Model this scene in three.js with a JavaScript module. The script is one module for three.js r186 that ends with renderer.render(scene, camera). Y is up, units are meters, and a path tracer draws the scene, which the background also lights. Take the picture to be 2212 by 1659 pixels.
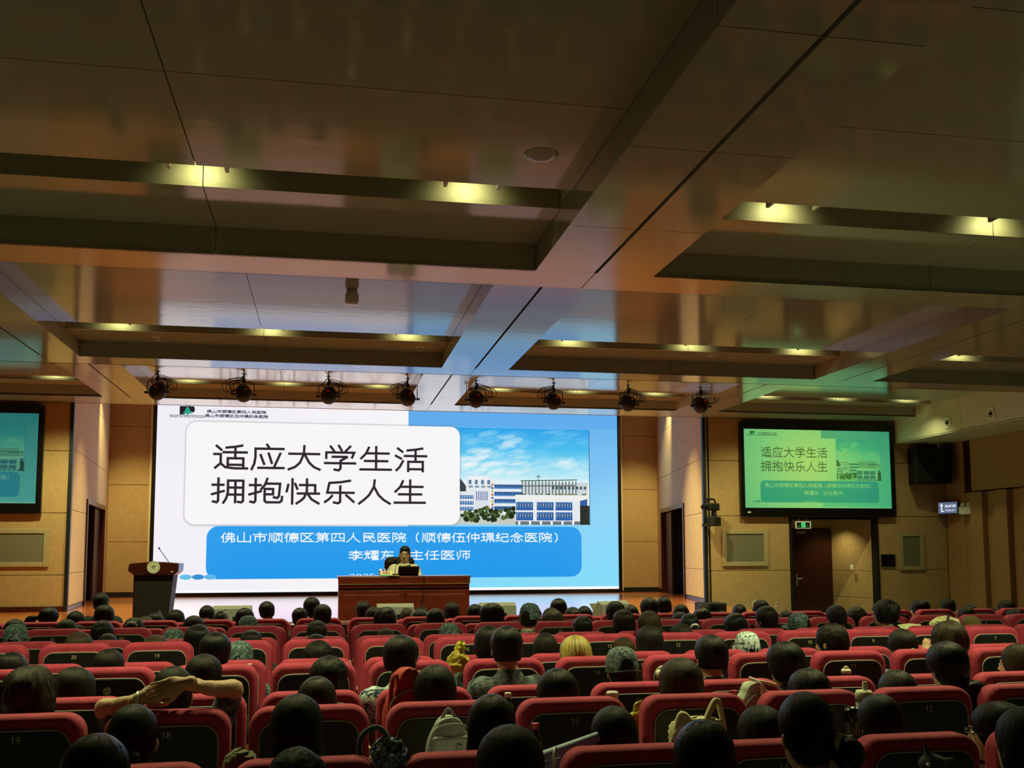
import * as THREE from 'three';
import { mergeGeometries, toCreasedNormals } from 'three/addons/utils/BufferGeometryUtils.js';
import { RoundedBoxGeometry } from 'three/addons/geometries/RoundedBoxGeometry.js';
import { TextGeometry } from 'three/addons/geometries/TextGeometry.js';
import { FontLoader } from 'three/addons/loaders/FontLoader.js';
import { RectAreaLightUniformsLib } from 'three/addons/lights/RectAreaLightUniformsLib.js';

// ---------------------------------------------------------------- camera, light, exposure
const scene = new THREE.Scene();
scene.background = new THREE.Color(0x000000);
const W = 2212, H = 1659, FOCAL = 2146.9;
const camera = new THREE.PerspectiveCamera(2 * Math.atan(H / 2 / FOCAL) * 180 / Math.PI, W / H, 0.05, 120);
camera.position.set(0, 1.64, 0);
camera.rotation.order = 'YXZ';
camera.rotation.set(0.0915, -0.1855, -0.0029);
camera.setViewOffset(W, H, 0, -(998.13 - H / 2), W, H);   // the frame is a crop of a taller picture
camera.updateMatrixWorld(); camera.updateProjectionMatrix();
const EXPOSURE = 1.0;
const LED_GLOW = 0.95, LED_LIGHT = 0.55;        // picture brightness of the LED wall, and of the lights just before it
const SLOT_POWER = [22, 22, 42], SPILL = 0.30;      // candela of the downward cove spots in each bay, and of a second spot per holder that lights the cove's far side
const COVE = new THREE.Color(0.95, 0.98, 0.42);
RectAreaLightUniformsLib.init();
const LED = { x0: -4.27, x1: 7.95, y0: 0.66, y1: 5.56, z: -26.5 };
function areaLight(color, power, w, h, x, y, z, ry = 0) {
  const l = new THREE.RectAreaLight(color, power, w, h);
  l.position.set(x, y, z); l.rotation.y = ry + Math.PI; scene.add(l);   // shines towards +z at ry = 0
  return l;
}
areaLight(new THREE.Color(1.0, 0.93, 0.95), LED_LIGHT, 6.3, 4.7, LED.x0 + 3.2, 3.1, LED.z + 0.03);
areaLight(new THREE.Color(0.32, 0.68, 1.0), LED_LIGHT, 5.6, 4.7, LED.x0 + 9.35, 3.1, LED.z + 0.03);
areaLight(new THREE.Color(0.30, 0.85, 0.42), 0.16, 3.3, 1.6, 10.66, 3.48, -20.2);
areaLight(new THREE.Color(0.25, 0.7, 0.5), 0.13, 3.3, 1.6, -7.16, 3.48, -20.2);

// ---------------------------------------------------------------- helpers
let seed = 7;
const rnd = () => { seed = (seed + 0x6d2b79f5) | 0; let t = Math.imul(seed ^ (seed >>> 15), 1 | seed); t = (t + Math.imul(t ^ (t >>> 7), 61 | t)) ^ t; return ((t ^ (t >>> 14)) >>> 0) / 4294967296; };
const rr = (a, b) => a + (b - a) * rnd();
const hash2 = (x, y) => { let h = Math.imul(x | 0, 374761393) ^ Math.imul(y | 0, 668265263); h = Math.imul(h ^ (h >>> 13), 1274126177); return ((h ^ (h >>> 16)) >>> 0) / 4294967296; };
const fade = (t) => t * t * (3 - 2 * t);
function vnoise(x, y) {
  const ix = Math.floor(x), iy = Math.floor(y), fx = fade(x - ix), fy = fade(y - iy);
  const a = hash2(ix, iy), b = hash2(ix + 1, iy), c = hash2(ix, iy + 1), d = hash2(ix + 1, iy + 1);
  return a + (b - a) * fx + (c - a) * fy + (a - b - c + d) * fx * fy;
}
const fbm = (x, y) => 0.5 * vnoise(x, y) + 0.27 * vnoise(2.1 * x + 5, 2.1 * y + 9) + 0.15 * vnoise(4.3 * x + 11, 4.3 * y + 3) + 0.08 * vnoise(9 * x, 9 * y);
const sm = (a, b, x) => { const t = Math.min(1, Math.max(0, (x - a) / (b - a))); return t * t * (3 - 2 * t); };
const used = new Map();
function numbered(name) { const n = used.get(name) ?? 0; used.set(name, n + 1); return n ? name + '_' + String(n).padStart(3, '0') : name; }
const shade = (o) => { o.castShadow = true; o.receiveShadow = true; return o; };
function tag(o, label, category, group) { o.userData.label = label; o.userData.category = category; if (group) o.userData.group = group; return o; }
function thing(name, label, category, [x, y, z] = [0, 0, 0], turn = 0, group) {
  const o = new THREE.Group(); o.name = numbered(name); scene.add(o);
  o.position.set(x, y, z); o.rotation.y = turn;
  return tag(o, label, category, group);
}
function part(name, geo, mat, parent, label) { const m = shade(new THREE.Mesh(geo, mat)); m.name = name; parent.add(m); if (label) m.userData.label = label; return m; }
function solo(name, geo, mat, label, category, group) { const m = shade(new THREE.Mesh(geo, mat)); m.name = numbered(name); scene.add(m); return tag(m, label, category, group); }
function struct(name, label) { const o = new THREE.Group(); o.name = numbered(name); o.userData.kind = 'structure'; if (label) o.userData.label = label; scene.add(o); return o; }
const box = (w, h, d, x = 0, y = 0, z = 0) => new THREE.BoxGeometry(w, h, d).translate(x, y, z);
const span = (x0, x1, y0, y1, z0, z1) => box(Math.abs(x1 - x0), Math.abs(y1 - y0), Math.abs(z1 - z0), (x0 + x1) / 2, (y0 + y1) / 2, (z0 + z1) / 2);
const rbox = (w, h, d, r, x = 0, y = 0, z = 0, s = 2) => new RoundedBoxGeometry(w, h, d, s, r).translate(x, y, z);
const cyl = (r0, r1, h, x = 0, y = 0, z = 0, n = 20) => new THREE.CylinderGeometry(r0, r1, h, n).translate(x, y, z);
const sph = (r, x = 0, y = 0, z = 0, n = 16) => new THREE.SphereGeometry(r, n, Math.max(6, n >> 1)).translate(x, y, z);
const V = (x, y, z) => new THREE.Vector3(x, y, z);
function tube(pts, r, seg = 24, n = 8, closed = false) { return new THREE.TubeGeometry(new THREE.CatmullRomCurve3(pts.map((p) => V(...p)), closed), seg, r, n, closed); }
function lathe(pts, n = 28) { return new THREE.LatheGeometry(pts.map((p) => new THREE.Vector2(p[0], p[1])), n); }
function rrect(w, h, r, x = 0, y = 0) {   // rounded rectangle, centred at x, y
  const s = new THREE.Shape(), a = x - w / 2, b = x + w / 2, c = y - h / 2, d = y + h / 2;
  s.moveTo(a + r, c); s.lineTo(b - r, c); s.absarc(b - r, c + r, r, -Math.PI / 2, 0); s.lineTo(b, d - r); s.absarc(b - r, d - r, r, 0, Math.PI / 2);
  s.lineTo(a + r, d); s.absarc(a + r, d - r, r, Math.PI / 2, Math.PI); s.lineTo(a, c + r); s.absarc(a + r, c + r, r, Math.PI, Math.PI * 1.5);
  return s;
}
function extrude(shape, depth, bevel = 0, x = 0, y = 0, z = 0, curve = 6, round = 3) {
  return new THREE.ExtrudeGeometry(shape, { depth: depth - 2 * bevel, bevelEnabled: bevel > 0, bevelThickness: bevel, bevelSize: bevel, bevelOffset: -bevel, bevelSegments: round, curveSegments: curve }).translate(x, y, z + bevel);
}
function merge(list) {
  const plain = list.map((g) => { const q = g.index ? g.toNonIndexed() : g.clone(); for (const k of Object.keys(q.attributes)) if (!['position', 'normal', 'uv'].includes(k)) q.deleteAttribute(k); q.clearGroups(); return q; });
  return mergeGeometries(plain);
}
function metricUV(g, s = 1) {   // uv in metres, by the side each triangle faces
  const q = g.index ? g.toNonIndexed() : g, p = q.attributes.position, uv = new Float32Array(p.count * 2), a = V(0, 0, 0), b = V(0, 0, 0), c = V(0, 0, 0);
  for (let i = 0; i < p.count; i += 3) {
    a.fromBufferAttribute(p, i); b.fromBufferAttribute(p, i + 1).sub(a); c.fromBufferAttribute(p, i + 2).sub(a); b.cross(c);
    const ax = Math.abs(b.x), ay = Math.abs(b.y), az = Math.abs(b.z);
    for (let k = i; k < i + 3; k++) { const [u, v] = ay >= ax && ay >= az ? [p.getX(k), p.getZ(k)] : ax >= az ? [p.getZ(k), p.getY(k)] : [p.getX(k), p.getY(k)]; uv[2 * k] = u * s; uv[2 * k + 1] = v * s; }
  }
  return q.setAttribute('uv', new THREE.BufferAttribute(uv, 2));
}

// ---------------------------------------------------------------- textures and materials
function dataTexture(w, h, f, srgb = false, repeat = true) {
  const d = new Uint8Array(w * h * 4);
  for (let y = 0; y < h; y++) for (let x = 0; x < w; x++) {
    const c = f(x, y), o = (y * w + x) * 4;
    if (typeof c === 'number') d[o] = d[o + 1] = d[o + 2] = Math.max(0, Math.min(255, c * 255));
    else for (let k = 0; k < 3; k++) d[o + k] = Math.max(0, Math.min(255, c[k] * 255));
    d[o + 3] = 255;
  }
  const t = new THREE.DataTexture(d, w, h);
  t.magFilter = THREE.LinearFilter; t.minFilter = THREE.LinearFilter;
  if (repeat) t.wrapS = t.wrapT = THREE.RepeatWrapping;
  if (srgb) t.colorSpace = THREE.SRGBColorSpace;
  t.needsUpdate = true;
  return t;
}
const tiled = (f, n) => (x, y) => {   // a noise made seamless over n pixels
  const u = x / n, v = y / n;
  return f(x, y) * (1 - u) * (1 - v) + f(x - n, y) * u * (1 - v) + f(x, y - n) * (1 - u) * v + f(x - n, y - n) * u * v;
};
const wallCloth = dataTexture(256, 256, (x, y) => { const t = tiled((a, b) => fbm(a / 24, b / 24), 256)(x, y); const w = 0.5 + 0.25 * Math.sin(x * Math.PI / 2) * Math.sin(y * Math.PI / 2); const k = 0.86 + 0.16 * t + 0.06 * (w - 0.5) + 0.05 * (hash2(x, y) - 0.5); return [k, k * 0.985, k * 0.96]; }, true);
wallCloth.repeat.set(1.3, 1.3);
const weave = dataTexture(128, 128, (x, y) => 0.5 + 0.35 * Math.sin(x * Math.PI / 4) * Math.cos(y * Math.PI / 4) + 0.15 * (hash2(x, y) - 0.5));
const redCloth = dataTexture(256, 256, (x, y) => { const t = tiled((a, b) => fbm(a / 30, b / 30), 256)(x, y); const k = 0.78 + 0.3 * t + 0.12 * (hash2(x, y) - 0.5); return [k, k, k]; }, true);
const fleck = dataTexture(256, 256, (x, y) => 0.5 + 0.5 * (hash2(x, y) - 0.5) + 0.4 * (tiled((a, b) => fbm(a / 9, b / 9), 256)(x, y) - 0.5));
const ripple = dataTexture(256, 256, (x, y) => tiled((a, b) => fbm(a / 60, b / 26), 256)(x, y));
const woodGrain = (base, dark) => dataTexture(512, 128, (x, y) => {
  const g = tiled((a, b) => fbm(a / 90, b / 5), 512)(x, y % 128) , k = 0.35 + 0.9 * g + 0.06 * (hash2(x, y) - 0.5);
  return base.map((c, i) => dark[i] + (c - dark[i]) * Math.min(1.1, k));
}, true);
const mahogany = woodGrain([0.42, 0.16, 0.10], [0.20, 0.06, 0.04]);
const stageOak = woodGrain([0.80, 0.46, 0.26], [0.58, 0.30, 0.16]);
const scuff = dataTexture(256, 256, (x, y) => 0.55 + 0.35 * tiled((a, b) => fbm(a / 30, b / 8), 256)(x, y));

const M = (o) => new THREE.MeshStandardMaterial(o);
const P0 = (o) => new THREE.MeshPhysicalMaterial(o);
const rgb = (r, g, b) => new THREE.Color().setRGB(r, g, b);
const mat = {
  wall: M({ color: rgb(0.46, 0.30, 0.15), map: wallCloth, roughness: 0.9, bumpMap: weave, bumpScale: 0.0008 }),
  wallLit: M({ color: rgb(0.60, 0.42, 0.27), map: wallCloth, roughness: 0.9, bumpMap: weave, bumpScale: 0.0008 }),  // lighter copy of wall, the light falling on it put into the colour
  wallSide: M({ color: rgb(0.42, 0.24, 0.12), map: wallCloth, roughness: 0.9, bumpMap: weave, bumpScale: 0.0008 }),
  void: M({ color: 0x060606, roughness: 1 }),
  blackTrim: M({ color: 0x0c0b0b, roughness: 0.5 }),
  creamTrim: M({ color: rgb(0.6, 0.45, 0.28), roughness: 0.5 }),
  ceiling: P0({ color: rgb(0.34, 0.355, 0.29), roughness: 0.09, specularIntensity: 0.85, ior: 1.52, bumpMap: ripple, bumpScale: 0.0006 }),
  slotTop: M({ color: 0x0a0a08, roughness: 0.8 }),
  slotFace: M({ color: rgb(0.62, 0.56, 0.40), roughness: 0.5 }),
  fixture: M({ color: rgb(0.55, 0.55, 0.5), roughness: 0.4, metalness: 0.4 }),
  redSeat: P0({ color: rgb(0.42, 0.030, 0.075), map: redCloth, roughness: 0.88, sheen: 0.5, sheenColor: rgb(0.8, 0.25, 0.25), sheenRoughness: 0.5, bumpMap: weave, bumpScale: 0.0004 }),
  blackShell: M({ color: 0x060607, roughness: 0.48, bumpMap: fleck, bumpScale: 0.0002 }),
  rim: M({ color: rgb(0.36, 0.33, 0.27), roughness: 0.45 }),
  digit: M({ color: rgb(0.55, 0.45, 0.33), roughness: 0.6 }),
  armCap: M({ color: rgb(0.62, 0.55, 0.42), roughness: 0.45 }),
  darkMetal: M({ color: 0x141416, roughness: 0.45, metalness: 0.6 }),
  steel: M({ color: rgb(0.55, 0.55, 0.55), roughness: 0.3, metalness: 0.9 }),
  floor: M({ color: rgb(0.24, 0.27, 0.24), roughness: 0.5 }),
  stage: P0({ color: rgb(0.95, 0.85, 0.8), map: stageOak, roughness: 0.24, roughnessMap: scuff, clearcoat: 0.5, clearcoatRoughness: 0.18, bumpMap: ripple, bumpScale: 0.0005 }),
  mahogany: P0({ color: rgb(0.9, 0.85, 0.85), map: mahogany, roughness: 0.35, clearcoat: 0.3, clearcoatRoughness: 0.2 }),
  darkWood: P0({ color: rgb(0.36, 0.26, 0.24), map: mahogany, roughness: 0.35, clearcoat: 0.3, clearcoatRoughness: 0.25 }),
  doorWood: P0({ color: rgb(0.30, 0.18, 0.14), map: mahogany, roughness: 0.4 }),
  gold: M({ color: rgb(0.7, 0.5, 0.22), roughness: 0.35, metalness: 0.8 }),
  frameBlack: M({ color: 0x08090a, roughness: 0.3 }),
  grille: M({ color: rgb(0.14, 0.13, 0.09), roughness: 0.95, bumpMap: fleck, bumpScale: 0.002 }),
  grilleFrame: M({ color: rgb(0.33, 0.26, 0.15), roughness: 0.7 }),
  paleFrame: M({ color: rgb(0.55, 0.56, 0.55), roughness: 0.5 }),
  whitePlastic: M({ color: rgb(0.75, 0.75, 0.72), roughness: 0.4 }),
  greyPlastic: M({ color: rgb(0.25, 0.26, 0.25), roughness: 0.5 }),
  blackPlastic: M({ color: 0x070708, roughness: 0.6 }),
  cable: M({ color: 0x0a0a0a, roughness: 0.5 }),
  redLamp: M({ color: 0x220000, emissive: 0xff2a10, emissiveIntensity: 1.2 }),
  skin: P0({ color: rgb(0.50, 0.30, 0.19), roughness: 0.55, sheen: 0.2, sheenColor: rgb(0.5, 0.3, 0.2) }),
  bulkhead: M({ color: rgb(0.60, 0.57, 0.44), roughness: 0.45 }),
};

const ORD = ['first', 'second', 'third', 'fourth', 'fifth', 'sixth', 'seventh', 'eighth', 'ninth', 'tenth', 'eleventh', 'twelfth', 'thirteenth', 'fourteenth', 'fifteenth', 'sixteenth', 'seventeenth', 'eighteenth', 'nineteenth', 'twentieth', 'twenty-first', 'twenty-second', 'twenty-third', 'twenty-fourth'];
// ---------------------------------------------------------------- writing: strokes of the characters on the screens and signs (xxyy points, '/' between strokes)
const REN = '2605 1730 0452/1832 1896/', SHOU = '0428 3428/2005 2087 1693 0690/0363 3551/', SHUI = '1109 2421/0537 2047/0791 1680 2657/';
const STROKES = {
  适: '8208 6013 3816/3033 9533/6313 6355/4284 4255 8655 8684/4279 8679/1010 2324/0440 2240 2274 0790/2274 3588 6092 9792',
  应: '4803 5414/1518 9518/1518 1550 1274 0594/3042 4074/5336 6270/8636 6889/2489 9689',
  大: '0735 9335/5006 4935 3868 2484 0693/5136 6568 7984 9593',
  学: '2206 3223/4603 5420/7905 6524/0948 0928 9128 8546/2844 7244 5159 5188 4695 3492/0668 9468',
  生: '2908 2130 0748/2529 8829/1858 8458/5105 5190/0590 9590',
  活: SHUI + '8408 6213 4016/3237 9637/6413 6459/4294 4259 8659 8694/4287 8687',
  拥: SHOU + '4712 4758 4280 3594/4712 9012 9088 8593 7691/4738 9038/4664 9064/6812 6892',
  抱: SHOU + '5304 4726 3643/4822 9022 8768 8276 7373/4642 7042 7062 4662/4642 4686 5192 8992 9586 9672',
  快: '2005 2096/0826 0450/2822 3440/4226 8626 8658/3658 9758/6205 6250 5474 4585 3395/6459 7680 9695',
  乐: '8208 5514 2217 1654 9354/5430 5488 4894 3691/3066 2278 1089/7264 8376 9388',
  人: '5006 4830 3462 2079 0594/5034 6262 7780 9594',
  佛: REN + '3618 8818 8840 3840 3662 9462 9090 8089/5404 5462 4682 3296/7204 7296',
  山: '5005 5090/0835 0890 9290/9233 9296',
  市: '4603 5415/0522 9522/1884 1842 8242 8276 7782 6780/5022 5096',
  顺: '1008 1052 0492/2414 2478/3806 3894/4810 9610/7210 6626/5478 5426 9026 9078/7238 7064 4695/7476 9595',
  德: '2805 0627/2826 0453/1842 1896/3815 9615/6604 6628/4228 9228 9246 4246 4228/5828 5846/7628 7646/3856 9656/4268 3690/5266 5488 6093 7893 8082/6462 7074/8666 9684',
  区: '9210 1010 1090 9590/7424 5250 2678/2826 5048 7876',
  第: '2404 0626/1714 4614/2816 3426/6404 5024/5914 9414/7016 7626/1833 8233 8248 2048 1664 8864 8482 7480/5033 5096/4666 3280 0694',
  四: '0812 9212 9290/0812 0890/0882 9282/3612 3640 2462/6012 6050 6658 8058',
  民: '1810 8210 8236 1836/1810 1890 4878/1852 9052/5036 6070 8292 9394 9576',
  医: '9210 1010 1090 9590/3818 2638/3428 8028/2250 9050/5428 5450 4068 2480/5652 6866 8478',
  院: '0896 0808 3408 2238 3454 3466 2068/6403 6913/4433 4418 9518 9232/5040 8840/4056 9756/6056 5680 3895/7656 7688 8093 9493 9678',
  伍: REN + '3812 9412/6412 5490/4246 8646 8290/3491 9791',
  仲: REN + '4062 4024 9224 9262/4058 9258/6605 6696',
  珮: '0512 3612/0846 3446/0482 3876/2112 2179/4808 4860 4094/4808 8908 8984 9590 9878/5624 8224/5870 5840 8040 8068 7570/6926 6992',
  纪: '2404 0832 2832/3222 0860 3654/0488 3878/4614 9014 9046 4846 4886 5492 9092 9672',
  念: '5003 3424 0642/5205 6824 9440/4426 5434/2644 7444 6260/1868 1090/3464 3688 4293 6693 7080/5060 5874/8066 9284',
  李: '0818 9218/5003 5047/4820 3036 0646/5220 7036 9446/2653 7253 5164 5189 4495 3492/0674 9474',
  耀: '2204 2238/0612 1230/4010 3230/0338 4438/1838 1670 0392/2838 2880 4672/5008 6808 6836/5218 5824/5034 6628/7408 9408 9436/7618 8224/7434 9228/6042 4868/5652 5696/7642 7850/5654 9654/5668 9268/5680 9280/5693 9793/7554 7593',
  东: '0818 9018/4404 2452 9052/5434 5488 4894 3892/3064 1288/7064 9286',
  主: '4404 5614/1026 9026/1656 8456/5026 5090/0591 9591',
  任: REN + '8810 4219/3450 9750/6616 6690/4290 9290',
  师: '1020 1066/3005 3056 1494/4212 9612/5078 5036 9036 9072 8478 7776/6912 6996',
  洗: SHUI + '4810 3838/4226 9026/3450 9750/6605 6650/5650 5078 3294/7450 7488 8093 9493 9676',
  手: '8206 2016/1436 8636/0562 9562/5012 5088 4495 3292',
  间: '1205 2214/1224 1296/3012 9012 9088 8494 7691/3036 7036 7076 3076 3036/3056 7056',
  '（': '8205 6830 6870 8295', '）': '1805 3230 3270 1895',
};
function write(c, text, x, y, w, h, weight, color, cell = 0.95) {   // characters evenly set in the box x, y, w, h
  const chars = [...text], step = w / chars.length;
  c.strokeStyle = color; c.lineCap = 'square'; c.lineJoin = 'miter'; c.miterLimit = 3; c.lineWidth = weight;
  chars.forEach((ch, i) => {
    const s = STROKES[ch];
    if (!s) return;
    for (const stroke of s.split('/')) {
      c.beginPath();
      stroke.split(' ').forEach((p, k) => { const px = x + i * step + step * ((1 - cell) / 2 + cell * p.slice(0, 2) / 100), py = y + h * p.slice(2) / 100; k ? c.lineTo(px, py) : c.moveTo(px, py); });
      c.stroke();
    }
  });
}
function pill(c, x0, y0, x1, y1, r) { c.beginPath(); c.roundRect(x0, y0, x1 - x0, y1 - y0, r); }
const TITLE_A = '适应大学生活', TITLE_B = '拥抱快乐人生', HOSPITAL = '佛山市顺德区第四人民医院', HOSPITAL_B = '佛山市顺德区伍仲珮纪念医院', LINE = HOSPITAL + '（顺德伍仲珮纪念医院）';
function photoOfHospital(c, x0, y0, x1, y1) {   // the picture printed on the slide: a white and blue building under a blue sky
  const w = x1 - x0, h = y1 - y0, X = (u) => x0 + u * w, Y = (v) => y0 + v * h, R = (u0, v0, u1, v1, f) => { c.fillStyle = f; c.fillRect(X(u0), Y(v0), (u1 - u0) * w, (v1 - v0) * h); };
  c.save(); c.beginPath(); c.rect(x0, y0, w, h); c.clip();
  const g = c.createLinearGradient(0, y0, 0, Y(0.6)); g.addColorStop(0, '#2aa6ee'); g.addColorStop(0.35, '#4cc0f4'); g.addColorStop(0.7, '#8fe0f8'); g.addColorStop(1, '#ffffff');
  c.fillStyle = g; c.fillRect(x0, y0, w, h);
  for (let i = 0; i < 420; i++) {
    const u = hash2(i, 3), v = 0.02 + 0.46 * hash2(i, 7), k = fbm(u * 5 + 2, v * 9);
    const a = Math.max(0, k - 0.40) * (v < 0.34 ? 0.55 : 0.9) * (u < 0.55 ? 1.5 : 0.5);
    c.fillStyle = `rgba(255,255,255,${Math.min(0.28, a)})`;
    c.save(); c.translate(X(u), Y(v)); c.rotate(-0.2); c.scale(1, 0.28); c.beginPath(); c.arc(0, 0, w * (0.02 + 0.06 * hash2(i, 9)), 0, 7); c.fill(); c.restore();
  }
  c.fillStyle = '#33444a'; c.beginPath(); c.moveTo(X(0), Y(0.49)); c.lineTo(X(0.05), Y(0.53)); c.lineTo(X(0.1), Y(0.62)); c.lineTo(X(0.1), Y(0.7)); c.lineTo(X(0), Y(0.7)); c.fill();
  R(0.09, 0.53, 0.3, 0.9, '#e9eef3'); R(0.1, 0.5, 0.26, 0.55, '#f4f6f8');
  for (let k = 0; k < 4; k++) { R(0.11 + 0.045 * k, 0.54, 0.13 + 0.045 * k, 0.585, '#5b7f9f'); R(0.11 + 0.045 * k, 0.6, 0.14 + 0.045 * k, 0.62, '#7f98ac'); }
  R(0, 0.66, 0.15, 0.9, '#e6ebf0'); for (let r = 0; r < 3; r++) { R(0, 0.7 + 0.06 * r, 0.145, 0.735 + 0.06 * r, '#3e6fae'); for (let k = 0; k < 8; k++) R(0.004 + 0.018 * k, 0.705 + 0.06 * r, 0.014 + 0.018 * k, 0.725 + 0.06 * r, '#a9c3dd'); }
  R(0.155, 0.65, 0.255, 0.9, '#dfe5ee'); for (let k = 0; k < 6; k++) R(0.165 + 0.015 * k, 0.66, 0.171 + 0.015 * k, 0.75, '#5666a0');
  for (let r = 0; r < 9; r++) R(0.275, 0.58 + 0.034 * r, 0.289, 0.6 + 0.034 * r, ['#cc6a2e', '#3f57a8', '#d8c04a'][r % 3]);
  R(0.29, 0.565, 0.5, 0.88, '#eef2f5'); for (let r = 0; r < 4; r++) { R(0.295, 0.585 + 0.075 * r, 0.5, 0.63 + 0.075 * r, '#4f86c6'); for (let k = 0; k < 12; k++) R(0.3 + 0.017 * k, 0.59 + 0.075 * r, 0.31 + 0.017 * k, 0.615 + 0.075 * r, '#26466f'); }
  R(0.5, 0.56, 0.99, 0.74, '#cfd8dc'); for (let k = 0; k < 9; k++) R(0.72 + 0.03 * k, 0.6, 0.738 + 0.03 * k, 0.63, '#4a5e66');
  c.strokeStyle = '#35524c'; c.lineWidth = Math.max(1, w * 0.006); for (let k = 0; k < 17; k++) { c.beginPath(); c.moveTo(X(0.5 + 0.025 * k), Y(0.545)); c.lineTo(X(0.5 + 0.025 * k), Y(0.69)); c.stroke(); }
  c.beginPath(); c.moveTo(X(0.49), Y(0.545)); c.lineTo(X(0.91), Y(0.53)); c.moveTo(X(0.49), Y(0.6)); c.lineTo(X(0.9), Y(0.59)); c.stroke();
  c.lineWidth = Math.max(1, w * 0.004); c.beginPath(); c.moveTo(X(0.62), Y(0.55)); c.lineTo(X(0.62), Y(0.48)); c.moveTo(X(0.6), Y(0.5)); c.lineTo(X(0.64), Y(0.5)); c.stroke();
  for (let k = 0; k < 60; k++) { c.fillStyle = ['#4d6b3c', '#7c8a46', '#2f4c34'][k % 3]; c.beginPath(); c.arc(X(0.47 + 0.5 * hash2(k, 1)), Y(0.685 + 0.02 * hash2(k, 2)), w * 0.008, 0, 7); c.fill(); }
  R(0.45, 0.69, 0.985, 0.75, '#f2f4f1'); R(0.45, 0.75, 0.93, 1, '#e9eef2');
  c.fillStyle = '#2f5fa8'; c.beginPath(); c.moveTo(X(0.93), Y(0.75)); c.lineTo(X(0.985), Y(0.73)); c.lineTo(X(0.985), Y(1)); c.lineTo(X(0.93), Y(1)); c.fill();
  for (let r = 0; r < 2; r++) for (let b = 0; b < 3; b++) {
    const u = 0.455 + 0.14 * b + (b ? 0.012 : 0), v = 0.765 + 0.105 * r;
    R(u, v, u + 0.125, v + 0.085, '#3f7ccb'); R(u, v + 0.062, u + 0.125, v + 0.085, '#2a5ea8');
    for (let k = 0; k < 6; k++) { R(u + 0.006 + 0.02 * k, v + 0.008, u + 0.02 + 0.02 * k, v + 0.055, '#1e3d66'); R(u + 0.009 + 0.02 * k, v + 0.012, u + 0.013 + 0.02 * k, v + 0.05, '#dfe9f2'); }
  }
  R(0.45, 0.965, 0.93, 1, '#6d7880'); R(0.93, 0.8, 1, 1, '#1d2629'); for (let k = 0; k < 6; k++) R(0.47 + 0.08 * k, 0.96, 0.485 + 0.08 * k, 1, '#ffffff');
  R(0, 0.89, 0.45, 1, '#c9cfc9');
  for (let k = 0; k < 90; k++) { c.fillStyle = ['#22381f', '#39552c', '#1a2c19', '#566f3a'][k % 4]; const u = 0.44 * hash2(k, 21); c.beginPath(); c.arc(X(u), Y(0.86 + 0.1 * hash2(k, 22) - (hash2(Math.floor(u * 16), 5) > 0.5 ? 0.03 : 0)), w * (0.008 + 0.012 * hash2(k, 23)), 0, 7); c.fill(); }
  c.restore();
}
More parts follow.
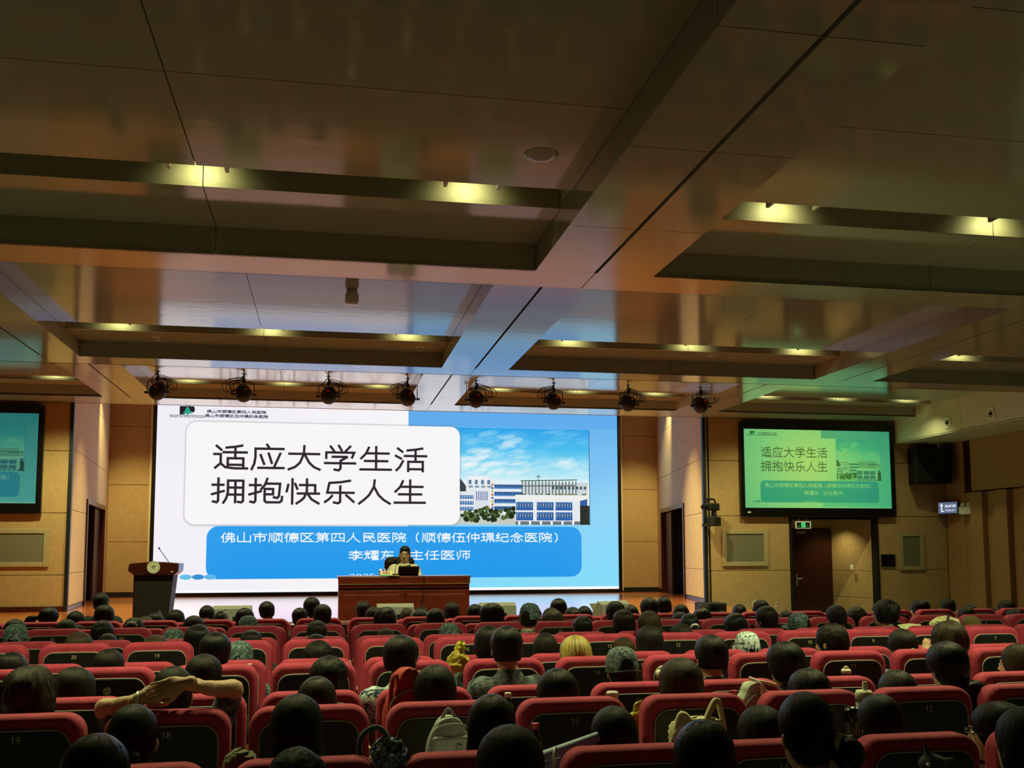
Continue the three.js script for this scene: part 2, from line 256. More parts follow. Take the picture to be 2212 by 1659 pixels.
function drawSlide(c, wide) {
  const g = c.createLinearGradient(0, 0, 2048, 0); g.addColorStop(0, '#f6f3fc'); g.addColorStop(0.4, '#fbfafe'); g.addColorStop(1, '#ffffff');
  c.fillStyle = g; c.fillRect(0, 0, 2048, 820);
  const b = c.createLinearGradient(0, 0, 0, 820); b.addColorStop(0, '#5eb2f2'); b.addColorStop(0.25, '#78c2f7'); b.addColorStop(0.55, '#8ed6fb'); b.addColorStop(0.85, '#86dcfd'); b.addColorStop(1, '#86e0fd');
  c.fillStyle = b; c.fillRect(1076, 0, 972, 808);
  c.fillStyle = 'rgba(90,170,240,0.55)'; c.fillRect(1076, 0, 972, 84);
  for (let k = 0; k < 40; k++) { c.fillStyle = `rgba(255,255,255,${0.05 * (1 - k / 60)})`; c.fillRect(0, 10 + 7 * k, 2048, 2); c.fillStyle = `rgba(90,90,130,${0.035 * (1 - k / 60)})`; c.fillRect(0, 13 + 7 * k, 2048, 2); }
  c.fillStyle = '#ffffff'; c.fillRect(0, 808, 2048, 12);
  photoOfHospital(c, 1280, 88, 1911, 527);
  c.fillStyle = 'rgba(40,60,90,0.5)'; c.fillRect(1911, 92, 4, 438);
  if (wide) {
    for (let k = 8; k > 0; k--) { c.fillStyle = 'rgba(60,55,70,0.035)'; pill(c, 122 - k, 86 - k, 1309 + k, 530 + k * 1.4, 44 + k); c.fill(); }
    c.fillStyle = '#fcfbfd'; pill(c, 122, 86, 1309, 529, 42); c.fill();
  } else { c.fillStyle = '#ffffff'; c.fillRect(1076, 84, 205, 450); }
  const r = c.createLinearGradient(0, 540, 0, 762); r.addColorStop(0, '#2aa0f0'); r.addColorStop(1, '#1c9cf0');
  c.fillStyle = r; pill(c, 216, 536, 1872, 763, 50); c.fill();
  write(c, TITLE_A, 230, 178, 936, 118, wide ? 10.5 : 10, '#2c2530'); write(c, TITLE_B, 226, 326, 936, 116, wide ? 10.5 : 10, '#2c2530');
  write(c, LINE, 272, 563, 1530, 44, 4.8, '#ffffff'); write(c, '李耀东', 815, 641, 205, 44, 4.8, '#ffffff'); write(c, '主任医师', 1080, 641, 280, 44, 4.8, '#ffffff');
  c.fillStyle = '#eaf6ff'; c.font = '34px sans-serif'; c.textBaseline = 'top'; c.save(); c.translate(820, 738); c.scale(1.55, 0.8); c.fillText('2025.09', 0, 0); c.restore();
  c.fillStyle = '#5cc0f0'; for (const [x, col] of [[134, '#62c2f0'], [185, '#2f8fd8'], [235, '#5ab8ee']]) { c.fillStyle = col; c.beginPath(); c.ellipse(x, 753, 25, 11, 0, 0, 7); c.fill(); }
  // the hospital's mark: a fir tree before a dark letter P
  c.fillStyle = '#1e1822'; pill(c, 91, 20, 152, 57, 4); c.fill(); c.beginPath(); c.ellipse(128, 34, 26, 15, 0, 0, 7); c.fill(); c.fillStyle = '#f7f5fc'; c.fillRect(112, 46, 42, 14);
  c.fillStyle = '#1fa58e'; for (let k = 0; k < 4; k++) { c.beginPath(); c.moveTo(124, 20 + 7 * k); c.lineTo(124 - 9 - 5 * k, 32 + 7 * k); c.lineTo(124 + 9 + 5 * k, 32 + 7 * k); c.fill(); } c.fillRect(121, 50, 6, 12);
  c.fillStyle = '#2a2430'; c.fillRect(48, 59, 145, 2); c.font = 'italic bold 11px serif'; c.save(); c.translate(50, 61); c.scale(0.86, 0.8); c.fillText('Shunde Wu Zhong Pei Hospital', 0, 0); c.restore();
  write(c, HOSPITAL, 203, 33, 251, 14, 1.9, '#20203a'); write(c, HOSPITAL_B, 195, 52, 267, 14, 1.9, '#20203a');
}
function screenTexture(w, h, wide, paint) {
  const cv = document.createElement('canvas'); cv.width = w; cv.height = h;
  const c = cv.getContext('2d'); c.save(); c.scale(w / 2048, h / 820); drawSlide(c, wide); c.restore();
  if (paint) paint(c, w, h);
  const t = new THREE.CanvasTexture(cv); t.colorSpace = THREE.SRGBColorSpace; t.magFilter = THREE.LinearFilter; return t;
}
const ledPicture = screenTexture(2048, 820, true);
const greenPicture = screenTexture(1024, 500, false, (c, w, h) => {   // the same slide tinted green, paler near the middle
  c.fillStyle = 'rgba(190,232,150,0.42)'; c.fillRect(0, 0, w, h);
  c.globalCompositeOperation = 'multiply';
  const g = c.createRadialGradient(w * 0.42, h * 0.42, 20, w * 0.45, h * 0.5, w * 0.62); g.addColorStop(0, '#c9f08a'); g.addColorStop(0.5, '#98e296'); g.addColorStop(1, '#6cc895'); c.fillStyle = g; c.fillRect(0, 0, w, h);
  c.globalCompositeOperation = 'source-over';
});
const tealPicture = screenTexture(1024, 500, false, (c, w, h) => { c.fillStyle = 'rgba(190,240,210,0.35)'; c.fillRect(0, 0, w, h); c.globalCompositeOperation = 'multiply'; const g = c.createLinearGradient(0, 0, 0, h); g.addColorStop(0, '#5fae90'); g.addColorStop(1, '#8ccbb4'); c.fillStyle = g; c.fillRect(0, 0, w, h); c.globalCompositeOperation = 'source-over'; });
function signTexture(w, h, paint) {
  const cv = document.createElement('canvas'); cv.width = w; cv.height = h; paint(cv.getContext('2d'), w, h);
  const t = new THREE.CanvasTexture(cv); t.colorSpace = THREE.SRGBColorSpace; t.magFilter = THREE.LinearFilter; return t;
}
// ---------------------------------------------------------------- the hall: floor, ceiling, walls, stage
const HALL = { x0: -8.7, x1: 13.8, z0: 3.2, z1: -20.3 };
const BAYS = [   // height of the beams, coffer, and along z: coffer start, cove slot, beam start, step up
  { y: 3.78, a: -1.3, slot: [-6.07, -6.42], b: -7.22, c: -7.68, joints: [-2.43, -3.65, -4.87] },
  { y: 4.19, a: -7.68, slot: [-12.36, -12.74], b: -13.45, c: -14.0, joints: [-8.68, -9.9, -11.1] },
  { y: 4.57, a: -14.0, slot: [-18.46, -18.86], b: -19.42, c: -20.3, joints: [-15.1, -16.3, -17.3] },
];
const COFFER = 0.2, GAP = 0.006;
const BEAMS = [[-4.11, -3.15], [1.545, 2.48], [7.08, 8.02]], COFFERS = [[-8.7, -4.11, -7], [-3.15, 1.545, -0.8], [2.48, 7.08, 4.85], [8.02, 12.56, 10.4]];
const floor = struct('floor', 'dark hall floor'); part('floor_slab', metricUV(span(HALL.x0 - 0.3, HALL.x1 + 0.3, -0.2, 0, HALL.z0 + 0.2, -22)), mat.floor, floor);
const ceiling = struct('ceiling', 'stepped ceiling of polished panels, beams and coffers');
const boardCache = new Map();
function board(w, h, d) {   // alike pieces share one geometry
  const key = [w, h, d].map((v) => v.toFixed(3)).join();
  if (!boardCache.has(key)) boardCache.set(key, metricUV(box(w, h, d)));
  return boardCache.get(key);
}
function panel(name, x0, x1, y0, y1, z0, z1, m, parent) {
  const o = part(name, board(Math.abs(x1 - x0), Math.abs(y1 - y0), Math.abs(z1 - z0)), m, parent); o.position.set((x0 + x1) / 2, (y0 + y1) / 2, (z0 + z1) / 2); return o;
}
const cuts = (a, b, at) => { const c = [a, ...at.filter((v) => (v - a) * (v - b) < 0), b]; return c.slice(1).map((v, i) => [c[i], v]); };
for (const [n, bay] of BAYS.entries()) {
  const yc = bay.y + COFFER, top = yc + 0.4;
  const jb = bay.joints.concat([bay.slot[0] - 0.1]);
  for (const [x0, x1, mid] of COFFERS) {
    for (const [u0, u1] of cuts(x0, x1, [mid])) {
      for (const [z0, z1] of cuts(bay.a, bay.slot[0], bay.joints)) panel('ceiling_panel', u0 + GAP / 2, u1 - GAP / 2, yc, yc + 0.03, z0 - GAP / 2, z1 + GAP / 2, mat.ceiling, ceiling);
      panel('ceiling_panel', u0 + GAP / 2, u1 - GAP / 2, yc, yc + 0.03, bay.slot[1], bay.b, mat.ceiling, ceiling);
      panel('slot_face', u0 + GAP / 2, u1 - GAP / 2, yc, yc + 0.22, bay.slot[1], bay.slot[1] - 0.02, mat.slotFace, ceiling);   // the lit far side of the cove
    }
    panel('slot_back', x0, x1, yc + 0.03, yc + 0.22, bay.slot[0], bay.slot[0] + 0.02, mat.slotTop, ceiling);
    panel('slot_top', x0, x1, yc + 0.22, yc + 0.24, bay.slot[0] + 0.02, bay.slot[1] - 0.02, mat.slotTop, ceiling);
    panel('ceiling_backing', x0, x1, yc + 0.034, yc + 0.05, bay.a, bay.slot[0] + 0.02, mat.void, ceiling);
    for (const [u0, u1] of cuts(x0, x1, [mid])) panel('beam_face', u0 + GAP / 2, u1 - GAP / 2, bay.y, yc, bay.b, bay.b - 0.03, mat.ceiling, ceiling);   // the side of the cross beam
    if (n === 0) panel('beam_face', x0, x1, bay.y, yc, bay.a + 0.03, bay.a, mat.ceiling, ceiling);
  }
  for (const [x0, x1] of BEAMS) {
    const g = (x0 + x1) / 2;
    for (const [z0, z1] of cuts(bay.a, bay.b, jb)) {
      panel('beam_panel', x0, g - 0.014, bay.y, bay.y + 0.03, z0 - GAP / 2, z1 + GAP / 2, mat.ceiling, ceiling);
      panel('beam_panel', g + 0.014, x1, bay.y, bay.y + 0.03, z0 - GAP / 2, z1 + GAP / 2, mat.ceiling, ceiling);
      for (const [s, x] of [[1, x0], [-1, x1]]) {   // beam sides, open where the cove meets them
        panel('beam_side', x, x + s * 0.03, bay.y + 0.03, yc + 0.03, z0 - GAP / 2, z1 + GAP / 2, mat.ceiling, ceiling);
      }
    }
    for (const [s, x] of [[1, x0], [-1, x1]]) panel('beam_side', x, x + s * 0.03, yc + 0.03, yc + 0.24, bay.slot[0], bay.slot[1], mat.slotFace, ceiling);  // paler material stands in for lamplight on the beam at the cove's ends
    panel('beam_groove', g - 0.05, g + 0.05, bay.y + 0.034, bay.y + 0.05, bay.a, bay.b, mat.void, ceiling);
  }
  // the cross beam, its panels parted like the beams'
  const xs = BEAMS.map(([a, b]) => (a + b) / 2);
  for (const [u0, u1] of cuts(HALL.x0, n === 2 ? 12.56 : 12.56, xs)) panel('cross_beam_panel', u0 + 0.004, u1 - 0.004, bay.y, bay.y + 0.03, bay.b, bay.c, mat.ceiling, ceiling);
  panel('cross_beam_backing', HALL.x0, HALL.x1, bay.y + 0.034, bay.y + 0.05, bay.b - 0.01, bay.c + 0.01, mat.void, ceiling);
  const above = n < 2 ? BAYS[n + 1].y + COFFER + 0.3 : 6.3;
  panel('beam_step', HALL.x0, HALL.x1, bay.y, above, bay.c + 0.03, bay.c, mat.ceiling, ceiling);
}
panel('ceiling_panel', HALL.x0, HALL.x1, 3.78, 3.81, HALL.z0, -1.27, mat.ceiling, ceiling);
panel('ceiling_roof', HALL.x0 - 0.3, HALL.x1 + 0.3, 6.3, 6.5, HALL.z0 + 0.3, -27, mat.void, ceiling);

// cove spots: a lamp holder at the near edge of each slot and its light
const COVE_X = [[-0.8, 0.9, 3.12, 4.82, 6.5, -2.5, 9.0, 10.6], [-2.53, -0.72, 1.02, 3.18, 4.88, 6.5, 8.95, 10.6, -4.9], [-4.82, -2.51, -0.77, 0.97, 3.3, 4.88, 6.47, 8.86, 10.49, 12.0]];
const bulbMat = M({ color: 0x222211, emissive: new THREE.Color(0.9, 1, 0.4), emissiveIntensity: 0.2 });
COVE_X.forEach((xs, n) => {
  const bay = BAYS[n], y = bay.y + COFFER;
  for (const x of xs) {
    const f = thing('cove_lamp', '', 'lamp', [x, y, bay.slot[0] - 0.09]);
    f.userData.label = `slim lamp bracket in the ${['nearest', 'middle', 'farthest'][n]} ceiling cove slot, ${ORD[[...xs].sort((p, q) => p - q).indexOf(x)]} one counting from the left`;
    part('holder', box(0.34, 0.014, 0.10, 0, 0.085, 0.01), mat.fixture, f);
    for (const s of [-1, 1]) part('end_bracket', box(0.022, 0.075, 0.09, s * 0.172, 0.05, 0.015), mat.fixture, f);
    for (const s of [-1, 1]) part('bulb', new THREE.CylinderGeometry(0.024, 0.024, 0.008, 14).translate(s * 0.075, 0.074, 0.015), bulbMat, f);
    const l = new THREE.SpotLight(COVE, SLOT_POWER[n] * (x > 11 ? 0.12 : x > 10 ? 0.2 : x > 8 ? 0.5 : 1), 0, n === 2 ? 1.0 : 1.08, 0.55);
    l.position.set(x, y + 0.062, bay.slot[0] - 0.11); l.target.position.set(x, y - 2, bay.slot[0] - (n === 2 ? 0.45 : 0.11)); l.castShadow = true; l.shadow.radius = 1.5;
    const spill = new THREE.SpotLight(COVE, SPILL, 0, 1.2, 1);  // second spot beside the downward one, placed to light the far face
    spill.position.set(x, y + 0.125, bay.slot[0] - 0.155); spill.target.position.set(x, y + 0.02, bay.slot[1]); spill.castShadow = true;
    scene.add(l, l.target, spill, spill.target);
  }
});

// unseen downlights behind the header, placed to light the stage's back and side walls
for (const [k, [x, z, p, cone]] of [[-2.4, -21.6, 90, 0.44], [-4.75, -24.0, 90, 0.5], [5.6, -21.6, 130, 0.44], [8.45, -24.0, 90, 0.5]].entries()) {
  const f = thing('unseen_stage_downlight', ['left front', 'left rear', 'right front', 'right rear'][k] + ' unseen round downlight in the ceiling over the stage', 'lamp', [x, 6.1, z]);
  part('ring', lathe([[0.07, 0], [0.09, 0], [0.092, -0.008], [0.07, -0.014]], 24), mat.whitePlastic, f); part('bulb', cyl(0.068, 0.068, 0.008, 0, -0.004, 0), bulbMat, f);
  const l = new THREE.SpotLight(new THREE.Color(1.0, 0.92, 0.36), p, 0, cone, 0.9); l.position.set(x, 6.07, z); l.target.position.set(k % 2 ? x : x < 0 ? -4.95 : 8.25, 1.0, k % 2 ? -26.6 : -21.4); l.castShadow = true; l.shadow.radius = 3; scene.add(l, l.target);
}
// ---- walls
const JY = [1.25, 2.43, 3.63];
function wallPanels(wall, x0, x1, y0, y1, z, m, ys, xsAt, t = 0.04) {   // panels facing +z, a fine joint between them
  for (const [u0, u1] of cuts(x0, x1, xsAt)) for (const [v0, v1] of cuts(y0, y1, ys)) {
    const w = u1 - u0 - 0.008, h = v1 - v0 - 0.01, key = 'p' + w.toFixed(3) + h.toFixed(3);
    if (!boardCache.has(key)) boardCache.set(key, metricUV(new RoundedBoxGeometry(w, h, t, 1, 0.006)));
    const o = part('wall_panel', boardCache.get(key), m, wall); o.position.set((u0 + u1) / 2, (v0 + v1) / 2, z - t / 2);
  }
}
const wallRight = struct('wall_front_right', 'tan fabric panelled wall with the right screen');
panel('wall_backing', 8.05, 9.99, 0, 6.3, -20.345, -20.5, mat.void, wallRight); panel('wall_backing', 12.08, 13.9, 0, 6.3, -20.345, -20.5, mat.void, wallRight); panel('wall_backing', 9.99, 12.08, 2.38, 6.3, -20.345, -20.5, mat.void, wallRight);
wallPanels(wallRight, 8.07, 9.98, 0.1, 4.6, -20.3, mat.wall, JY, []);
wallPanels(wallRight, 9.98, 12.09, 2.43, 4.6, -20.3, mat.wall, [3.63], []);
wallPanels(wallRight, 12.09, 13.8, 0.1, 4.6, -20.3, mat.wall, JY, []);
panel('baseboard', 8.05, 9.98, 0, 0.1, -20.28, -20.34, mat.blackTrim, wallRight); panel('baseboard', 12.09, 13.8, 0, 0.1, -20.28, -20.34, mat.blackTrim, wallRight);
panel('corner_trim', 8.0, 8.07, 0.0, 4.6, -20.27, -20.36, mat.blackTrim, wallRight);
const wallLeft = struct('wall_front_left', 'tan fabric panelled wall with the left screen');
panel('wall_backing', HALL.x0, -4.86, 0, 6.3, -20.345, -20.5, mat.void, wallLeft);
wallPanels(wallLeft, HALL.x0, -4.87, 0.1, 4.6, -20.3, mat.wall, JY, []);
panel('corner_trim', -4.87, -4.8, 0.0, 4.6, -20.27, -20.36, mat.blackTrim, wallLeft); panel('baseboard', HALL.x0, -4.87, 0.56, 0.66, -20.27, -20.34, mat.darkWood, wallLeft);

// splayed sides of the stage opening, each with a doorway
const STAGE_Y = 0.56;
function reveal(name, label, A, B, d0, d1, dTop, mirror) {
  const w = struct(name, label), dx = B[0] - A[0], dz = B[1] - A[1], L = Math.hypot(dx, dz);
  w.position.set(A[0], 0, A[1]); w.rotation.y = Math.atan2(-dz, dx);            // local x runs from the front edge A to the back B
  const f = mirror ? -1 : 1;                                                   // the side that faces the stage
  const add = (u0, u1, y0, y1, m = mat.wallLit, t = 0.04, nm = 'wall_panel') => { const g = metricUV(new RoundedBoxGeometry(u1 - u0 - 0.006, y1 - y0 - 0.008, t, 1, 0.005)); const o = part(nm, g, m, w); o.position.set((u0 + u1) / 2, (y0 + y1) / 2, -f * t / 2); return o; };
  const rows = cuts(STAGE_Y + 0.1, 6.2, [1.28, 2.5, 3.68, 4.9]);
  for (const [v0, v1] of rows) add(0, d0 - 0.05, v0, v1);
  for (const [v0, v1] of rows) add(d1 + 0.05, L, v0, v1);
  for (const [v0, v1] of cuts(dTop + 0.05, 6.2, [3.68, 4.9])) for (const [u0, u1] of cuts(d0 - 0.05, d1 + 0.05, [(d0 + d1) / 2])) add(u0, u1, v0, v1);
  add(0, d0 - 0.05, STAGE_Y, STAGE_Y + 0.1, mat.darkWood, 0.055, 'baseboard'); add(d1 + 0.05, L, STAGE_Y, STAGE_Y + 0.1, mat.darkWood, 0.055, 'baseboard');
  const back = part('wall_backing', box(d0, 6.3, 0.1, d0 / 2, 3.15, -f * 0.1), mat.void, w); part('wall_backing', box(L - d1, 6.3, 0.1, (L + d1) / 2, 3.15, -f * 0.1), mat.void, w); part('wall_backing', box(d1 - d0, 6.3 - dTop, 0.1, (d0 + d1) / 2, (6.3 + dTop) / 2, -f * 0.1), mat.void, w);
  for (const u of [d0 - 0.04, d1 + 0.04]) part('door_frame', box(0.1, dTop - STAGE_Y, 0.2, u, (dTop + STAGE_Y) / 2, -f * 0.06), mat.darkWood, w);
  part('door_frame', box(d1 - d0 + 0.18, 0.1, 0.2, (d0 + d1) / 2, dTop + 0.05, -f * 0.06), mat.darkWood, w);
  part('door_leaf', metricUV(box(1.0, dTop - STAGE_Y - 0.02, 0.05, 0, (dTop + STAGE_Y) / 2, 0)), mat.doorWood, w).position.set(d1 - 0.5, 0, -f * 0.1);
  part('passage_wall', metricUV(box(d1 - d0 + 0.6, dTop + 0.2 - STAGE_Y, 0.05, (d0 + d1) / 2, (dTop + 0.2 + STAGE_Y) / 2, -f * 1.4)), mat.whitePlastic, w);
  part('passage_wall', metricUV(box(0.05, dTop + 0.2 - STAGE_Y, 1.4, d1 + 0.12, (dTop + 0.2 + STAGE_Y) / 2, -f * 0.75)), mat.darkWood, w);
  part('passage_wall', metricUV(box(0.05, dTop + 0.2 - STAGE_Y, 1.4, d0 - 0.12, (dTop + 0.2 + STAGE_Y) / 2, -f * 0.75)), mat.darkWood, w);
  return w;
}
reveal('wall_stage_left', 'pale splayed side wall of the stage with a doorway', [-4.8, -20.32], [-5.42, -26.62], 2.25, 5.4, 2.72, false);
reveal('wall_stage_right', 'pale splayed side wall of the stage with a doorway', [8.0, -20.32], [9.14, -26.62], 2.3, 5.6, 2.72, true);
const wallBack = struct('wall_stage_back', 'tan panelled back wall of the stage');
panel('wall_backing', -5.6, 9.4, 0, 6.3, -26.66, -26.8, mat.void, wallBack);
wallPanels(wallBack, -5.42, -4.40, 0.68, 6.2, -26.6, mat.wall, [1.95, 3.4, 4.9], []); wallPanels(wallBack, 8.06, 9.14, 0.68, 6.2, -26.6, mat.wall, [1.95, 3.4, 4.9], []);
panel('baseboard', -5.42, 9.14, STAGE_Y, 0.67, -26.56, -26.65, mat.blackTrim, wallBack);
panel('screen_trim', -4.42, -4.37, 0.6, 6.2, -26.5, -26.6, mat.creamTrim, wallBack); panel('screen_trim', 8.05, 8.09, 0.6, 6.2, -26.5, -26.6, mat.creamTrim, wallBack);
const header = struct('wall_stage_header', 'wall above the stage opening'); panel('wall_panel', -5.6, 9.4, 4.58, 6.3, -20.31, -20.42, mat.wall, header); panel('stage_ceiling', -5.6, 9.4, 6.1, 6.3, -20.4, -26.8, mat.ceiling, header);

// recess with the hall door, right of the stage
const recess = struct('wall_recess', 'lit recess around the hall door');
panel('jamb_trim', 9.98, 10.03, 0, 2.40, -20.27, -20.5, mat.blackTrim, recess); panel('jamb_trim', 12.04, 12.09, 0, 2.40, -20.27, -20.5, mat.blackTrim, recess); panel('jamb_trim', 9.98, 12.09, 2.36, 2.42, -20.27, -20.5, mat.blackTrim, recess);
panel('recess_ceiling', 9.9, 12.3, 2.40, 2.45, -20.45, -22.0, mat.wallLit, recess);
panel('recess_wall', 9.93, 9.99, 0, 2.4, -20.5, -21.9, mat.whitePlastic, recess);
panel('recess_wall', 9.9, 12.3, 2.2, 2.42, -21.62, -21.68, mat.wall, recess); panel('recess_wall', 9.9, 10.62, 0, 2.42, -21.62, -21.68, mat.paleFrame, recess);
for (const [v0, v1] of cuts(0.08, 2.4, [0.62, 1.22])) { const L = Math.hypot(0.42, 1.15), o = part('recess_panel', metricUV(new RoundedBoxGeometry(L, v1 - v0 - 0.008, 0.04, 1, 0.005)), mat.wall, recess); o.position.set(11.86, (v0 + v1) / 2, -21.05); o.rotation.y = -Math.atan2(1.15, 0.42); }
const lampR = thing('unseen_recess_downlight', 'unseen small round downlight in the recess over the hall door', 'lamp', [11.35, 2.40, -20.95]);
part('ring', lathe([[0.035, 0], [0.05, 0], [0.052, -0.006], [0.035, -0.012]], 20), mat.whitePlastic, lampR); part('bulb', cyl(0.034, 0.034, 0.008, 0, -0.004, 0), M({ color: 0x222211, emissive: rgb(1, 0.95, 0.5), emissiveIntensity: 2 }), lampR);
{ const l = new THREE.SpotLight(rgb(1.0, 0.95, 0.4), 4, 0, 1.0, 0.8); l.position.set(11.35, 2.38, -20.95); l.target.position.set(11.55, 0.8, -21.1); l.castShadow = true; l.shadow.radius = 1.5; scene.add(l, l.target); }  // unseen lamp, placed to light the slanted recess wall
const hallDoor = struct('door_1', 'dark brown wooden hall door with a lever handle');
part('door_leaf', metricUV(rbox(0.98, 2.16, 0.05, 0.006, 0, 1.1, 0)), mat.doorWood, hallDoor); part('door_handle', merge([rbox(0.045, 0.26, 0.012, 0.004, -0.41, 1.0, 0.03), tube([[-0.41, 1.03, 0.035], [-0.41, 1.03, 0.07], [-0.3, 1.035, 0.075]], 0.009)]), mat.steel, hallDoor); part('door_closer', box(0.2, 0.05, 0.06, -0.3, 2.1, 0.05), mat.greyPlastic, hallDoor);
hallDoor.position.set(11.16, 0, -21.58);
const sw = thing('light_switch', 'small white light switch on the lit recess wall beside the hall door', 'switch', [11.80, 1.30, -20.93], -1.22); part('plate', rbox(0.075, 0.12, 0.012, 0.004, 0, 0, 0.012), mat.whitePlastic, sw); part('rocker', rbox(0.035, 0.06, 0.008, 0.003, 0, 0, 0.021), mat.whitePlastic, sw);

// right side wall, its bulkhead, and the unseen walls that close the hall
const wallSide = struct('wall_right', 'brown wood panelled side wall with pilasters');
panel('wall_backing', HALL.x1 + 0.06, HALL.x1 + 0.3, 0, 6.3, HALL.z0 + 0.2, -20.5, mat.void, wallSide);
panel('wall_panel', HALL.x1, HALL.x1 + 0.06, 0.1, 4.2, -19.62, -20.29, mat.wallSide, wallSide);
panel('wall_strip', HALL.x1 + 0.02, HALL.x1 + 0.06, 2.95, 4.2, -19.3, -19.6, mat.darkWood, wallSide); panel('wall_panel', HALL.x1, HALL.x1 + 0.06, 0.1, 2.93, -19.3, -19.61, mat.wallSide, wallSide);
panel('wall_panel', HALL.x1 - 0.06, HALL.x1 + 0.05, 2.95, 4.2, -15.5, -19.28, mat.wallSide, wallSide);
for (let k = 0; k < 7; k++) { const z = -19.28 + k * 0.78; panel('pilaster', HALL.x1 - 0.12, HALL.x1 + 0.05, 0.1, 2.92, z, z + 0.4, mat.wallSide, wallSide); panel('wall_panel', HALL.x1 + 0.0, HALL.x1 + 0.06, 0.1, 2.92, z + 0.41, z + 0.77, mat.wallSide, wallSide); }
panel('wall_panel', HALL.x1, HALL.x1 + 0.06, 0, 4.6, HALL.z0, -13.8, mat.wallSide, wallSide);
panel('baseboard', HALL.x1 - 0.02, HALL.x1 + 0.06, 0, 0.1, HALL.z0, -20.29, mat.blackTrim, wallSide);
const bulk = struct('trim_1', 'pale bulkhead along the right wall with round grilles');
const bz = [-20.3, -19.22, -17.87, -16.49, -15.2, -13.9, -12.6];
for (let k = 0; k < bz.length - 1; k++) { const low = 4.09 ; panel('bulkhead_panel', 12.56, 12.6, low, 4.9, bz[k] + 0.003, bz[k + 1] - 0.003, mat.bulkhead, bulk); panel('bulkhead_soffit', 12.56, HALL.x1 + 0.05, low - 0.02, low + 0.01, bz[k] + 0.003, bz[k + 1] - 0.003, mat.bulkhead, bulk); }
panel('bulkhead_panel', 12.56, 12.6, 3.6, 4.9, -12.6, HALL.z0, mat.bulkhead, bulk);
for (const [z, y, t] of [[-18.31, 4.29, 'farther'], [-16.94, 4.29, 'nearer']]) {
  const s = thing('ceiling_speaker', `${t} of the two round white grilles on the right bulkhead`, 'speaker', [12.555, y, z], -Math.PI / 2);
  part('ring', lathe([[0.07, 0], [0.10, 0.01], [0.125, 0.012], [0.13, 0], [0.125, -0.004]], 32).rotateX(Math.PI / 2), mat.whitePlastic, s); part('cone', lathe([[0.0, -0.015], [0.03, -0.02], [0.07, 0.004]], 28).rotateX(Math.PI / 2), mat.greyPlastic, s); part('cap', sph(0.036, 0, 0, -0.008), mat.blackPlastic, s);
}
const wallFar = struct('wall_left', 'side wall'); panel('wall_panel', HALL.x0 - 0.3, HALL.x0, 0, 6.3, HALL.z0 + 0.2, -20.5, mat.wallSide, wallFar);
const wallRear = struct('wall_rear', 'rear wall'); panel('wall_panel', HALL.x0 - 0.3, HALL.x1 + 0.3, 0, 6.3, HALL.z0, HALL.z0 + 0.2, mat.wallSide, wallRear);

// stage: oak boards, front edge
const stage = struct('floor_stage', 'orange oak stage floor with a glossy varnish');
const STAGE_X = [-8.7, 8.6], FRONT = -13.45;
panel('stage_body', STAGE_X[0], 8.0, 0, STAGE_Y - 0.02, FRONT - 0.02, -26.8, mat.darkWood, stage);
for (let k = 0; k < 11; k++) {
  const z0 = FRONT - k * 1.22, z1 = Math.max(-26.7, z0 - 1.22);
  for (const [a, b] of cuts(STAGE_X[0], z0 < -20.2 ? 9.3 : 8.0, [-6.1 + (k % 2), -2.4 + (k % 2), 1.3 + (k % 2), 5 + (k % 2)])) panel('stage_board', a + 0.001, b - 0.001, STAGE_Y - 0.02, STAGE_Y, z0 - 0.001, z1 + 0.001, mat.stage, stage);
}
panel('stage_edge', STAGE_X[0], 8.0, STAGE_Y - 0.06, STAGE_Y + 0.002, FRONT + 0.01, FRONT - 0.04, mat.mahogany, stage);

// ---- the big screen and the two side screens
const led = thing('led_wall', 'huge white and blue LED screen with the lecture title behind the speaker', 'screen', [(LED.x0 + LED.x1) / 2, (LED.y0 + LED.y1) / 2, LED.z]);
part('picture', new THREE.PlaneGeometry(LED.x1 - LED.x0, LED.y1 - LED.y0).translate(0, 0, 0.012), M({ color: 0x050505, roughness: 0.6, emissive: 0xffffff, emissiveMap: ledPicture, emissiveIntensity: LED_GLOW }), led);
part('cabinet', box(LED.x1 - LED.x0 + 0.04, LED.y1 - LED.y0 + 0.04, 0.08, 0, 0, -0.045), mat.frameBlack, led);
for (const s of [-1, 1]) part('side_frame', box(0.09, LED.y1 - LED.y0 + 0.2, 0.12, s * ((LED.x1 - LED.x0) / 2 + 0.05), 0, -0.03), mat.frameBlack, led);
part('bottom_frame', box(LED.x1 - LED.x0 + 0.2, 0.1, 0.14, 0, -(LED.y1 - LED.y0) / 2 - 0.055, -0.02), mat.frameBlack, led);
function sideScreen(label, x, tex, glow) {
  const s = thing('wall_screen', label, 'screen', [x, 3.47, -20.26]);
  part('picture', new THREE.PlaneGeometry(3.48, 1.72).translate(0, 0.0, 0.032), M({ color: 0x050605, roughness: 0.25, emissive: 0xffffff, emissiveMap: tex, emissiveIntensity: glow }), s);
  part('backing', box(3.5, 1.74, 0.04, 0, 0, 0), mat.frameBlack, s);
  for (const k of [-1, 1]) part('side_frame', rbox(0.1, 2.06, 0.09, 0.01, k * 1.79, -0.02, 0.02), mat.frameBlack, s);
  part('top_frame', rbox(3.5, 0.19, 0.09, 0.01, 0, 0.955, 0.02), mat.frameBlack, s); part('bottom_frame', rbox(3.5, 0.2, 0.09, 0.01, 0, -0.96, 0.02), mat.frameBlack, s);
  part('badge', box(0.07, 0.03, 0.01, -1.66, -0.96, 0.067), mat.whitePlastic, s);
  return s;
}
sideScreen('green tinted side screen in a black frame above the hall door', 10.67, greenPicture, 0.85);
sideScreen('teal tinted side screen in a black frame on the front left wall', -7.16, tealPicture, 0.62);
